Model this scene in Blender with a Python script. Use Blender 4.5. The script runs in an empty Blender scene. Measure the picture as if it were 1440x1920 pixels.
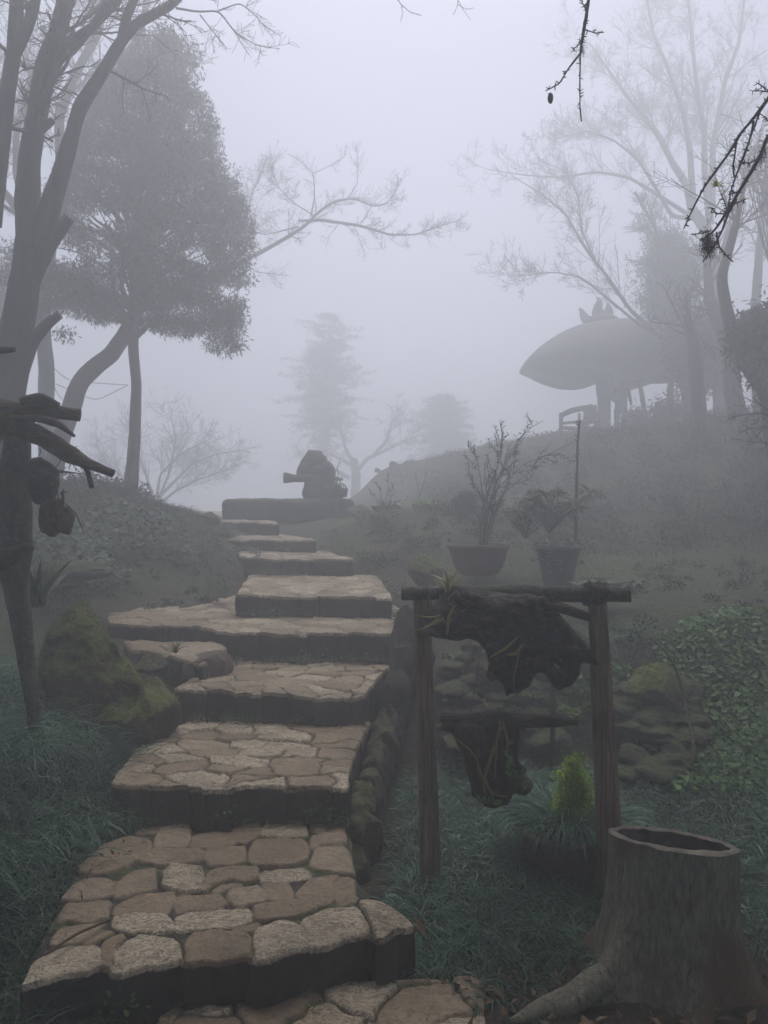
import bpy, bmesh, math, random
import numpy as np
from mathutils import Vector, Matrix

random.seed(7)
rng = np.random.default_rng(7)
sc = bpy.context.scene
COL = sc.collection

# ------------------------------------------------------------------ camera
FPX = 1444.0
PITCH = math.atan(17 / FPX)
EYE = np.array([0.0, 0.0, 1.6])
cam_d = bpy.data.cameras.new('camera')
cam = bpy.data.objects.new('camera', cam_d)
COL.objects.link(cam)
cam_d.sensor_fit = 'VERTICAL'
cam_d.sensor_height = 34.6
cam_d.lens = 34.6 * FPX / 1920.0
cam_d.clip_start = 0.05
cam_d.clip_end = 600
cam.location = EYE
cam.rotation_euler = (math.radians(90) - PITCH, 0, 0)
sc.camera = cam
sc.render.resolution_x = 768
sc.render.resolution_y = 1024

# ------------------------------------------------------------------ sky and sun
SUN_EL, SUN_AZ = math.radians(76), math.radians(8)     # azimuth from +Y towards +X
w = bpy.data.worlds.new("World"); sc.world = w; w.use_nodes = True
nt = w.node_tree
sky = nt.nodes.new('ShaderNodeTexSky')
sky.sky_type = 'NISHITA'; sky.sun_disc = False
sky.sun_elevation = SUN_EL; sky.sun_rotation = SUN_AZ
sky.air_density = 0.35; sky.dust_density = 5.0; sky.ozone_density = 0.1; sky.altitude = 1400
bg = nt.nodes['Background']; bg.inputs['Strength'].default_value = 0.13
nt.links.new(sky.outputs[0], bg.inputs['Color'])
sun_d = bpy.data.lights.new('sun', 'SUN'); sun_d.energy = 1.4; sun_d.angle = math.radians(35)
sun_d.color = (1.0, 0.965, 0.93)
sun = bpy.data.objects.new('sun', sun_d); COL.objects.link(sun)
sdir = Vector((math.sin(SUN_AZ) * math.cos(SUN_EL), math.cos(SUN_AZ) * math.cos(SUN_EL), math.sin(SUN_EL)))
sun.rotation_euler = sdir.to_track_quat('Z', 'Y').to_euler()
sun.location = (0, 0, 30)
sc.view_settings.view_transform = 'Standard'
sc.view_settings.look = 'None'
sc.view_settings.gamma = 1.0
sc.view_settings.exposure = 1.22
sc.cycles.max_bounces = 12
sc.cycles.diffuse_bounces = 3
sc.cycles.glossy_bounces = 2
sc.cycles.transmission_bounces = 4
sc.cycles.volume_bounces = 8
sc.cycles.use_denoising = True

# ------------------------------------------------------------------ helpers
def ray(px, py):
    a = (px - 720) / FPX; b = (960 - py) / FPX
    cp, sp = math.cos(PITCH), math.sin(PITCH)
    return np.array([a, cp + b * sp, -sp + b * cp])
def P(px, py, d):
    """world point seen at photo pixel (px,py) standing d metres away"""
    r = ray(px, py); return EYE + r * (d / r[1])
def G(px, py, z):
    """world point seen at (px,py) lying at height z"""
    r = ray(px, py); return EYE + r * ((z - EYE[2]) / r[2])

def _h(ix, iy, iz, s):
    n = (ix * 374761393 + iy * 668265263 + iz * 2147483647 + s * 1274126177) & 0xffffffff
    n = ((n ^ (n >> 13)) * 1274126177) & 0xffffffff
    n = ((n ^ (n >> 16)) * 2246822519) & 0xffffffff
    return ((n ^ (n >> 15)) & 0xffffff) / float(0xffffff)
def noise(p, scale=1.0, seed=0, octaves=3):
    """value noise, p (N,2|3) -> (N,) in -1..1"""
    p = np.asarray(p, float)
    if p.shape[1] == 2: p = np.c_[p, np.zeros(len(p))]
    out = np.zeros(len(p)); amp = 1.0; tot = 0
    for o in range(octaves):
        q = p * scale * (2 ** o) + 17.3 * o
        i = np.floor(q).astype(np.int64); f = q - i; f = f * f * (3 - 2 * f)
        v = 0
        for dx in (0, 1):
            for dy in (0, 1):
                for dz in (0, 1):
                    wgt = (f[:, 0] if dx else 1 - f[:, 0]) * (f[:, 1] if dy else 1 - f[:, 1]) * (f[:, 2] if dz else 1 - f[:, 2])
                    v = v + wgt * _h(i[:, 0] + dx, i[:, 1] + dy, i[:, 2] + dz, seed + o)
        out += amp * (v * 2 - 1); tot += amp; amp *= 0.5
    return out / tot
def sstep(a, b, x):
    t = np.clip((np.asarray(x, float) - a) / (b - a), 0, 1); return t * t * (3 - 2 * t)

class MB:
    """collects vertices and faces into one mesh"""
    def __init__(s): s.V = []; s.Q = []; s.T = []; s.n = 0; s.A = []; s.qm = []; s.tm = []
    def add(s, V, quads=None, tris=None, tone=0.5, mat=0):
        V = np.asarray(V, float).reshape(-1, 3)
        s.V.append(V)
        if np.ndim(tone) == 0: tone = np.full(len(V), float(tone))
        tone = np.asarray(tone, float)
        if tone.ndim == 1: tone = np.c_[tone, np.zeros((len(V), 2))]
        s.A.append(tone)
        if quads is not None and len(quads):
            q = np.asarray(quads, int).reshape(-1, 4) + s.n; s.Q.append(q); s.qm.append(np.full(len(q), mat))
        if tris is not None and len(tris):
            t = np.asarray(tris, int).reshape(-1, 3) + s.n; s.T.append(t); s.tm.append(np.full(len(t), mat))
        s.n += len(V)
    def build(s, name, mats, parent=None, smooth=True):
        V = np.concatenate(s.V); A = np.concatenate(s.A)
        Q = np.concatenate(s.Q) if s.Q else np.zeros((0, 4), int)
        T = np.concatenate(s.T) if s.T else np.zeros((0, 3), int)
        origin = np.array([0, 0, 0.0])
        if parent is None:
            origin = np.array([(V[:, 0].min() + V[:, 0].max()) / 2, (V[:, 1].min() + V[:, 1].max()) / 2, V[:, 2].min()])
        else:
            origin = np.array(WORLD.get(parent.name, (0, 0, 0)), float)
        V = V - origin
        me = bpy.data.meshes.new(name)
        me.vertices.add(len(V)); me.vertices.foreach_set('co', V.astype(np.float32).ravel())
        nl = len(Q) * 4 + len(T) * 3
        me.loops.add(nl)
        me.loops.foreach_set('vertex_index', np.concatenate([Q.ravel(), T.ravel()]).astype(np.int32))
        me.polygons.add(len(Q) + len(T))
        st = np.concatenate([np.arange(len(Q)) * 4, len(Q) * 4 + np.arange(len(T)) * 3]).astype(np.int32)
        me.polygons.foreach_set('loop_start', st)
        mi = np.concatenate(s.qm + s.tm).astype(np.int32)
        me.polygons.foreach_set('material_index', mi)
        me.update(calc_edges=True)
        me.validate()
        if smooth: me.shade_smooth()
        at = me.attributes.new('tone', 'FLOAT_COLOR', 'POINT')
        at.data.foreach_set('color', np.c_[A, np.ones(len(A))].astype(np.float32).ravel())
        for m in (mats if isinstance(mats, (list, tuple)) else [mats]): me.materials.append(m)
        o = bpy.data.objects.new(name, me); COL.objects.link(o)
        if parent is not None:
            o.parent = parent; WORLD[o.name] = tuple(origin)
        else:
            o.location = origin; WORLD[o.name] = tuple(origin)
        return o
WORLD = {}
def pieces(name, mat, parent, n, fn):
    """n separate pieces, each a mesh of its own under the same parent"""
    out = []
    for i in range(n):
        m_ = MB(); fn(m_, i); out.append(m_.build(name, mat, parent))
    return out
def tag(o, label=None, cat=None, group=None, kind=None):
    if label: o['label'] = label
    if cat: o['category'] = cat
    if group: o['group'] = group
    if kind: o['kind'] = kind
    return o
def thing(name, loc, label, cat, group=None):
    o = bpy.data.objects.new(name, None); COL.objects.link(o)
    o.location = loc; o.empty_display_size = 0.1
    WORLD[o.name] = tuple(loc)
    return tag(o, label, cat, group)

def resample(pts, n):
    pts = np.asarray(pts, float)
    d = np.r_[0, np.cumsum(np.linalg.norm(np.diff(pts, axis=0), axis=1))]
    t = np.linspace(0, d[-1], n)
    return np.stack([np.interp(t, d, pts[:, k]) for k in range(pts.shape[1])], 1)
def smooth_line(pts, n, it=2):
    q = resample(pts, n)
    for _ in range(it):
        q[1:-1] = 0.25 * q[:-2] + 0.5 * q[1:-1] + 0.25 * q[2:]
    return q
def tube(mb, pts, rad, sides=6, tone=0.5, mat=0, caps=True, rough=0.0, seed=0, rscale=6):
    pts = np.asarray(pts, float); n = len(pts)
    rad = np.broadcast_to(np.asarray(rad, float), (n,)) if np.ndim(rad) == 0 or len(rad) == n else np.interp(np.linspace(0, 1, n), np.linspace(0, 1, len(rad)), rad)
    t = np.gradient(pts, axis=0); t /= (np.linalg.norm(t, axis=1, keepdims=True) + 1e-9)
    m = t.mean(0); ref = np.eye(3)[int(np.argmin(np.abs(m)))]
    a = np.cross(t, ref); a /= (np.linalg.norm(a, axis=1, keepdims=True) + 1e-9)
    b = np.cross(t, a)
    ang = np.arange(sides) * 2 * np.pi / sides
    ring = a[:, None, :] * np.cos(ang)[None, :, None] + b[:, None, :] * np.sin(ang)[None, :, None]
    R = np.repeat(rad[:, None], sides, 1)
    if rough:
        q = (pts[:, None, :] + ring * R[..., None])
        R = R * (1 + rough * noise(q.reshape(-1, 3), rscale, seed).reshape(n, sides))
    V = (pts[:, None, :] + ring * R[..., None]).reshape(-1, 3)
    i = np.arange(n - 1)[:, None] * sides; j = np.arange(sides)[None, :]; k = (j + 1) % sides
    q = np.stack([i + j, i + k, i + sides + k, i + sides + j], -1).reshape(-1, 4)
    tr = []
    if caps:
        V = np.vstack([V, pts[0] , pts[-1]])
        c0, c1 = n * sides, n * sides + 1
        for jj in range(sides):
            kk = (jj + 1) % sides
            tr.append((c0, kk, jj)); tr.append((c1, (n - 1) * sides + jj, (n - 1) * sides + kk))
    mb.add(V, q, tr, tone, mat)
def ico(sub=3):
    bm = bmesh.new(); bmesh.ops.create_icosphere(bm, subdivisions=sub, radius=1)
    V = np.array([v.co[:] for v in bm.verts]); F = np.array([[v.index for v in f.verts] for f in bm.faces]); bm.free()
    return V, F
ICO = {k: ico(k) for k in (1, 2, 3, 4, 5)}
def facets(V, seed, n=11, lo=.62, hi=.95):
    """cut a lump with a few planes so that it breaks like stone"""
    rr = np.random.default_rng(seed + 1000); V = V.copy()
    for _ in range(n):
        nn = rr.normal(0, 1, 3); nn /= np.linalg.norm(nn); ex = V @ nn - rr.uniform(lo, hi)
        V -= np.maximum(ex, 0)[:, None] * nn * .93
    return V
def rock(mb, c, size, sub=4, amp=0.25, seed=0, scale=1.6, tone=0.5, mat=0, rot=0.0, flat=0.0):
    V, F = ICO[sub]; V = V.copy()
    n = noise(V + seed * 3.1, scale, seed, 4)
    facet = noise(V + seed, scale * 0.8, seed + 5, 1)
    r = 1 + amp * n + amp * 0.6 * np.round(facet * 3) / 3
    V = V * r[:, None]; V = facets(V, seed)
    if flat: V[:, 2] = np.where(V[:, 2] > 1 - flat, 1 - flat + (V[:, 2] - 1 + flat) * .2, V[:, 2])
    V = V * np.asarray(size)
    cs, sn = math.cos(rot), math.sin(rot)
    V = np.c_[V[:, 0] * cs - V[:, 1] * sn, V[:, 0] * sn + V[:, 1] * cs, V[:, 2]]
    mb.add(V + np.asarray(c), None, F, tone, mat)
def inpoly(pts, poly):
    x, y = pts[:, 0], pts[:, 1]; poly = np.asarray(poly, float); c = np.zeros(len(pts), bool)
    j = len(poly) - 1
    for i in range(len(poly)):
        xi, yi = poly[i]; xj, yj = poly[j]
        with np.errstate(divide='ignore', invalid='ignore'):
            hit = ((yi > y) != (yj > y)) & (x < (xj - xi) * (y - yi) / (yj - yi + 1e-12) + xi)
        c ^= hit; j = i
    return c
def polydist(pts, poly):
    poly = np.asarray(poly, float); best = np.full(len(pts), 1e9); near = np.zeros((len(pts), 2))
    for i in range(len(poly)):
        a = poly[i]; b = poly[(i + 1) % len(poly)]; ab = b - a
        t = np.clip(((pts - a) @ ab) / (ab @ ab + 1e-12), 0, 1)
        q = a + t[:, None] * ab; d = np.linalg.norm(pts - q, axis=1)
        m = d < best; best[m] = d[m]; near[m] = q[m]
    return best, near
def remeshed(name, mb, mat, voxel, parent=None, amp=0.0, scale=8, seed=0, smooth_it=2):
    """fuse the collected shapes into one continuous skin"""
    o = mb.build('tmp', mat, None)
    org = np.array(o.location)
    md = o.modifiers.new('r', 'REMESH'); md.mode = 'VOXEL'; md.voxel_size = voxel
    sm = o.modifiers.new('s', 'SMOOTH'); sm.iterations = smooth_it; sm.factor = 0.6
    dg = bpy.context.evaluated_depsgraph_get(); dg.update()
    ev = o.evaluated_get(dg).to_mesh()
    V = np.zeros(len(ev.vertices) * 3, np.float32); ev.vertices.foreach_get('co', V); V = V.reshape(-1, 3) + org
    N = np.zeros(len(ev.vertices) * 3, np.float32); ev.vertices.foreach_get('normal', N); N = N.reshape(-1, 3)
    Q, T = [], []
    for p in ev.polygons: (Q if len(p.vertices) == 4 else T).append(tuple(p.vertices))
    o.evaluated_get(dg).to_mesh_clear(); bpy.data.objects.remove(o)
    if amp: V = V + N * (amp * noise(V, scale, seed, 4))[:, None]
    m2 = MB(); m2.add(V, Q, T); return m2.build(name, mat, parent)

# ------------------------------------------------------------------ materials
def mat_new(name):
    m = bpy.data.materials.new(name); m.use_nodes = True; t = m.node_tree
    return m, t, t.nodes['Principled BSDF']
def nd(t, typ, **kw):
    n = t.nodes.new(typ)
    for k, v in kw.items(): setattr(n, k, v)
    return n
def tex_noise(t, scale, detail=6, rough=0.6, stretch=None, coord='Object', dist=0.0):
    c = nd(t, 'ShaderNodeTexCoord'); src = c.outputs[coord]
    if stretch:
        mp = nd(t, 'ShaderNodeMapping'); mp.inputs['Scale'].default_value = stretch
        t.links.new(src, mp.inputs[0]); src = mp.outputs[0]
    n = nd(t, 'ShaderNodeTexNoise'); n.inputs['Scale'].default_value = scale
    n.inputs['Detail'].default_value = detail; n.inputs['Roughness'].default_value = rough
    n.inputs['Distortion'].default_value = dist
    t.links.new(src, n.inputs['Vector']); return n
def ramp(t, src, stops):
    r = nd(t, 'ShaderNodeValToRGB'); e = r.color_ramp.elements
    while len(e) < len(stops): e.new(0.5)
    for i, (p, c) in enumerate(stops):
        e[i].position = p; e[i].color = (*c, 1) if len(c) == 3 else c
    t.links.new(src, r.inputs[0]); return r
def mix(t, fac, a, b, blend='MIX'):
    m = nd(t, 'ShaderNodeMix'); m.data_type = 'RGBA'; m.blend_type = blend
    for sock, v in ((m.inputs[0], fac), (m.inputs[6], a), (m.inputs[7], b)):
        if isinstance(v, (int, float)): sock.default_value = v
        elif isinstance(v, tuple): sock.default_value = (*v, 1)
        else: t.links.new(v, sock)
    return m.outputs[2]
def bump(t, b, src, strength=0.5, dist=0.01, prev=None):
    n = nd(t, 'ShaderNodeBump'); n.inputs['Strength'].default_value = strength; n.inputs['Distance'].default_value = dist
    t.links.new(src, n.inputs['Height'])
    if prev is not None: t.links.new(prev, n.inputs['Normal'])
    t.links.new(n.outputs[0], b.inputs['Normal']); return n.outputs[0]
def attr(t):
    a = nd(t, 'ShaderNodeAttribute'); a.attribute_name = 'tone'
    s = nd(t, 'ShaderNodeSeparateColor'); t.links.new(a.outputs['Color'], s.inputs[0]); return s
def upness(t, lo, hi):
    g = nd(t, 'ShaderNodeNewGeometry'); s = nd(t, 'ShaderNodeSeparateXYZ'); t.links.new(g.outputs['Normal'], s.inputs[0])
    m = nd(t, 'ShaderNodeMapRange'); m.inputs[1].default_value = lo; m.inputs[2].default_value = hi
    t.links.new(s.outputs[2], m.inputs[0]); return m.outputs[0]
def math_n(t, op, a, b):
    m = nd(t, 'ShaderNodeMath', operation=op); m.use_clamp = True
    for i, v in enumerate((a, b)):
        if isinstance(v, (int, float)): m.inputs[i].default_value = v
        else: t.links.new(v, m.inputs[i])
    return m.outputs[0]

def m_bark(name, dark, mid, light, stretch=(8, 8, 1.2), scale=6, moss=0.0, bumpd=0.012, mosscol=(.06, .09, .02), spots=None):
    m, t, b = mat_new(name)
    n = tex_noise(t, scale, 8, 0.65, stretch, dist=0.6)
    n2 = tex_noise(t, 3.0, 4, 0.6)
    c = ramp(t, n.outputs[0], [(0.3, dark), (0.52, mid), (0.72, light)]).outputs[0]
    if moss:
        mk = ramp(t, n2.outputs[0], [(0.62 - moss * .3, (0, 0, 0)), (0.72 - moss * .3, (1, 1, 1))]).outputs[0]
        c = mix(t, mk, c, mosscol)
    if spots:
        n3 = tex_noise(t, 24, 5, 0.7)
        sk = ramp(t, n3.outputs[0], [(0.62, (0, 0, 0)), (0.68, (1, 1, 1))]).outputs[0]
        c = mix(t, sk, c, spots)
    t.links.new(c, b.inputs['Base Color']); b.inputs['Roughness'].default_value = 0.8
    bump(t, b, n.outputs[0], 1.0, bumpd); return m
def m_leaf(name, dark, light, rough=0.55, transl=0.25):
    m, t, b = mat_new(name)
    s = attr(t); c = mix(t, s.outputs[0], dark, light)
    n = tex_noise(t, 2.5, 3); c = mix(t, ramp(t, n.outputs[0], [(.35, (0, 0, 0)), (.65, (1, 1, 1))]).outputs[0], mix(t, 0.35, c, dark), c)
    t.links.new(c, b.inputs['Base Color']); b.inputs['Roughness'].default_value = rough
    b.inputs['Specular IOR Level'].default_value = 0.35
    if transl:
        tr = nd(t, 'ShaderNodeBsdfTranslucent'); t.links.new(c, tr.inputs[0])
        mx = nd(t, 'ShaderNodeMixShader'); mx.inputs[0].default_value = transl
        t.links.new(b.outputs[0], mx.inputs[1]); t.links.new(tr.outputs[0], mx.inputs[2])
        t.links.new(mx.outputs[0], t.nodes['Material Output'].inputs[0])
    return m
def m_rock(name, a, b_, moss, mosscol=((.045, .06, .012), (.10, .13, .025)), lo=0.0, hi=0.7, scale=7, lichen=0.0):
    m, t, b = mat_new(name)
    n = tex_noise(t, scale, 9, 0.68); n2 = tex_noise(t, 2.2, 5, 0.6); n3 = tex_noise(t, 60, 4, 0.7)
    c = ramp(t, n.outputs[0], [(0.3, a), (0.7, b_)]).outputs[0]
    if lichen:
        c = mix(t, ramp(t, n.outputs[0], [(0.60, (0, 0, 0)), (0.66, (lichen,) * 3)]).outputs[0], c, (.22, .21, .19))
    if moss > 0:
        up = upness(t, lo, hi)
        k = math_n(t, 'ADD', math_n(t, 'MULTIPLY', up, 0.75), math_n(t, 'SUBTRACT', n2.outputs[0], 0.62 - 0.4 * moss))
        k = ramp(t, k, [(0.38, (0, 0, 0)), (0.62, (1, 1, 1))]).outputs[0]
        mc = ramp(t, n3.outputs[0], [(0.3, mosscol[0]), (0.7, mosscol[1])]).outputs[0]
        c = mix(t, k, c, mc)
    t.links.new(c, b.inputs['Base Color']); b.inputs['Roughness'].default_value = 0.85
    p = bump(t, b, n.outputs[0], 1.0, 0.06); bump(t, b, n3.outputs[0], 0.9, 0.012, p); return m
def m_plain(name, col, col2=None, rough=0.8, scale=12, bd=0.004):
    m, t, b = mat_new(name); n = tex_noise(t, scale, 6, 0.65)
    c = ramp(t, n.outputs[0], [(0.3, col), (0.7, col2 or tuple(v * 1.5 for v in col))]).outputs[0]
    t.links.new(c, b.inputs['Base Color']); b.inputs['Roughness'].default_value = rough
    bump(t, b, n.outputs[0], 0.6, bd); return m

def m_paving():
    # tone.r = stone shade, tone.g = joint mask, tone.b = riser mask
    m, t, b = mat_new('worn_paving_stone')
    s = attr(t)
    n = tex_noise(t, 9, 9, 0.7); nf = tex_noise(t, 70, 5, 0.7)
    base = ramp(t, s.outputs[0], [(0.0, (.23, .165, .10)), (0.35, (.33, .25, .16)), (0.7, (.41, .33, .225)), (1.0, (.50, .42, .30))]).outputs[0]
    base = mix(t, ramp(t, n.outputs[0], [(.35, (0, 0, 0)), (.7, (1, 1, 1))]).outputs[0], mix(t, 0.75, base, (.15, .11, .07)), base)
    base = mix(t, ramp(t, nf.outputs[0], [(.38, (1, 1, 1)), (.5, (0, 0, 0))]).outputs[0], base, mix(t, .6, base, (.08, .056, .032)))
    # pale worn veins on some of the stones
    vn = tex_noise(t, 13, 5, 0.62, (1.0, 1.9, 1.0), dist=2.2)
    vr = ramp(t, vn.outputs[0], [(.455, (0, 0, 0)), (.49, (1, 1, 1)), (.52, (1, 1, 1)), (.56, (0, 0, 0))])
    vmask = nd(t, 'ShaderNodeMapRange'); vmask.inputs[1].default_value = .45; vmask.inputs[2].default_value = .85
    t.links.new(s.outputs[0], vmask.inputs[0])
    vk = math_n(t, 'MULTIPLY', math_n(t, 'MULTIPLY', vr.outputs[0], vmask.outputs[0]), .9)
    base = mix(t, vk, base, (.68, .59, .44))
    st = tex_noise(t, 2.6, 5, .6); stm = ramp(t, st.outputs[0], [(.45, (0, 0, 0)), (.62, (.5,) * 3)]).outputs[0]
    base = mix(t, stm, base, mix(t, .62, base, (.05, .036, .022)))
    jn = tex_noise(t, 11, 4, .6)
    joint = ramp(t, jn.outputs[0], [(.42, (.025, .017, .011)), (.52, (.025, .025, .010)), (.66, (.06, .09, .02))]).outputs[0]
    c = mix(t, s.outputs[1], base, joint)
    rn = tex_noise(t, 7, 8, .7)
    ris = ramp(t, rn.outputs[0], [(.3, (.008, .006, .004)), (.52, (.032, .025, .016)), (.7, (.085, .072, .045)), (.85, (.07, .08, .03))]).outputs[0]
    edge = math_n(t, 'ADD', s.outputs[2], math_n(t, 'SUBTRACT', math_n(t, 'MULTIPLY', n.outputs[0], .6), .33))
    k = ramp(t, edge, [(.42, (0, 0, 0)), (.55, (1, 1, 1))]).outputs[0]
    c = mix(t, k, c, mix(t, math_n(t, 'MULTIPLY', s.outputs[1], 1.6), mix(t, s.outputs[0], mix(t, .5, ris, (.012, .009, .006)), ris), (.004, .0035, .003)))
    t.links.new(c, b.inputs['Base Color'])
    r = ramp(t, n.outputs[0], [(.3, (.52,) * 3), (.7, (.8,) * 3)]).outputs[0]
    t.links.new(r, b.inputs['Roughness'])
    p = bump(t, b, n.outputs[0], 1.0, .035); p = bump(t, b, nf.outputs[0], .9, .006, p)
    bump(t, b, vk, .7, .004, p)
    return m
def m_ground():
    m, t, b = mat_new('mossy_soil')
    n = tex_noise(t, 1.3, 6, .6, coord='Object'); n2 = tex_noise(t, 14, 8, .7); n3 = tex_noise(t, 90, 3, .6)
    s = attr(t)
    soil = ramp(t, n2.outputs[0], [(.3, (.02, .014, .009)), (.7, (.085, .06, .04))]).outputs[0]
    turf = ramp(t, n2.outputs[0], [(.3, (.022, .028, .010)), (.7, (.10, .105, .036))]).outputs[0]
    turf = mix(t, ramp(t, n3.outputs[0], [(.4, (0, 0, 0)), (.6, (.6,) * 3)]).outputs[0], turf, (.035, .045, .02))
    k = math_n(t, 'ADD', s.outputs[0], math_n(t, 'SUBTRACT', n.outputs[0], .5))
    k = ramp(t, k, [(.4, (0, 0, 0)), (.6, (1, 1, 1))]).outputs[0]
    t.links.new(mix(t, k, soil, turf), b.inputs['Base Color']); b.inputs['Roughness'].default_value = .9
    p = bump(t, b, n2.outputs[0], 1., .08); bump(t, b, n3.outputs[0], .9, .02, p); return m

MT = {}
MT['paving'] = m_paving()
MT['ground'] = m_ground()
MT['blade'] = m_leaf('mondo_grass_blade', (.007, .022, .013), (.13, .27, .18), .4, .15)
MT['turf'] = m_leaf('short_turf', (.025, .045, .016), (.10, .15, .06), .6, .2)
MT['pale_turf'] = m_leaf('pale_wet_turf', (.07, .085, .025), (.22, .23, .08), .6, .2)
MT['penny'] = m_leaf('pennywort_leaf', (.045, .10, .03), (.16, .28, .09), .5, .25)
MT['penny_far'] = m_leaf('grey_green_creeper', (.05, .08, .05), (.14, .19, .12), .5, .25)
MT['fern'] = m_leaf('fern_green', (.04, .08, .02), (.14, .22, .05), .5, .3)
MT['lime'] = m_leaf('lime_shrub_leaf', (.12, .20, .02), (.42, .58, .06), .5, .35)
MT['orchid'] = m_leaf('orchid_cane', (.12, .12, .03), (.30, .29, .09), .5, .2)
MT['strap'] = m_leaf('strap_leaf', (.02, .04, .022), (.07, .11, .07), .4, .2)
MT['darkleaf'] = m_leaf('evergreen_leaf', (.012, .018, .013), (.035, .048, .032), .6, .15)
MT['under'] = m_leaf('undergrowth_leaf', (.012, .022, .010), (.07, .10, .045), .6, .2)
MT['conifer'] = m_leaf('conifer_needles', (.02, .026, .018), (.05, .06, .04), .6, .15)
MT['shrub'] = m_leaf('shrub_leaf', (.035, .055, .022), (.10, .14, .055), .5, .25)
MT['mossfuzz'] = m_leaf('moss_fuzz', (.035, .045, .008), (.13, .15, .025), .8, .3)
MT['litter'] = m_leaf('fallen_leaf', (.07, .042, .022), (.20, .14, .085), .7, .1)
MT['bark'] = m_bark('grey_bark', (.018, .016, .015), (.045, .040, .036), (.085, .078, .07), spots=(.14, .14, .13))
MT['bark_far'] = m_bark('dark_wet_bark', (.012, .011, .011), (.028, .026, .025), (.05, .046, .043), bumpd=.02)
MT['twig'] = m_plain('twig_bark', (.012, .010, .010), (.035, .030, .028))
MT['post'] = m_bark('peeled_pole_wood', (.035, .024, .016), (.17, .115, .080), (.32, .24, .17), (16, 16, 0.9), 4, moss=.25, bumpd=.02, mosscol=(.05, .055, .025))
MT['birch'] = m_bark('ringed_branch_bark', (.008, .008, .007), (.04, .042, .034), (.16, .165, .13), (9, 3, 9), 6, moss=.45, bumpd=.02, mosscol=(.06, .07, .04))
MT['drift'] = m_bark('blackened_driftwood', (.003, .003, .003), (.022, .018, .015), (.13, .105, .088), (2.2, 2.2, 6), 6, bumpd=.05)
MT['log'] = m_bark('weathered_log', (.008, .006, .005), (.045, .035, .028), (.14, .11, .085), (1.8, 9, 9), 5, moss=.2, bumpd=.035, mosscol=(.05, .06, .02))
MT['rootball'] = m_bark('root_fibre', (.016, .010, .008), (.045, .028, .022), (.085, .055, .042), (9, 9, 3), 6, bumpd=.015)
MT['stump'] = m_bark('stump_bark', (.045, .04, .03), (.17, .165, .12), (.28, .27, .20), (9, 9, 2.6), 8, moss=.5, bumpd=.02, mosscol=(.12, .078, .048), spots=(.16, .155, .12))
MT['cut'] = m_plain('stump_cut_rim', (.05, .043, .034), (.17, .15, .115), scale=18, bd=.008)
MT['hollow'] = m_plain('rotten_heartwood', (.015, .012, .010), (.09, .08, .065), scale=22, bd=.02)
MT['mossrock'] = m_rock('moss_covered_rock', (.02, .015, .011), (.09, .066, .048), .66, ((.04, .05, .01), (.15, .18, .03)), lo=-.1, hi=.8)
MT['wallmoss'] = m_rock('damp_wall_moss', (.014, .011, .008), (.07, .05, .035), .42, ((.02, .024, .007), (.085, .095, .02)), lo=.1, hi=1.0)
MT['rock'] = m_rock('dark_rock', (.010, .009, .008), (.075, .065, .056), .35, ((.018, .024, .006), (.07, .08, .02)), lo=.2, hi=.95)
MT['pinkrock'] = m_rock('pinkish_rock', (.07, .052, .045), (.22, .17, .15), .1, lo=.6, hi=1.2, lichen=.5)
MT['slab'] = m_rock('wall_stone', (.03, .027, .026), (.08, .07, .065), .2, lo=.5, hi=1.1)
MT['statue'] = m_rock('carved_stone', (.06, .055, .05), (.12, .11, .10), .1, lo=.6, hi=1.1)
MT['terracotta'] = m_plain('old_terracotta', (.055, .034, .028), (.11, .07, .055), scale=9)
MT['blackpot'] = m_plain('dark_glazed_pot', (.012, .013, .013), (.035, .035, .032), rough=.55)
MT['palepot'] = m_plain('pale_ceramic', (.22, .20, .16), (.36, .34, .27), scale=9)
MT['soil'] = m_plain('potting_soil', (.012, .009, .007), (.04, .03, .022), scale=30, bd=.01)
MT['thatch'] = m_plain('weathered_roof_shell', (.045, .042, .042), (.085, .08, .078), scale=5, bd=.02)
MT['darkwood'] = m_plain('dark_bench_wood', (.03, .024, .02), (.06, .05, .042))
MT['cloth'] = m_plain('dark_jacket', (.02, .02, .025), (.035, .035, .042), scale=20)
MT['skin'] = m_plain('skin_tone', (.28, .17, .12), (.34, .21, .15))
MT['rope'] = m_plain('grey_cord', (.05, .045, .04), (.12, .11, .10))
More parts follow.
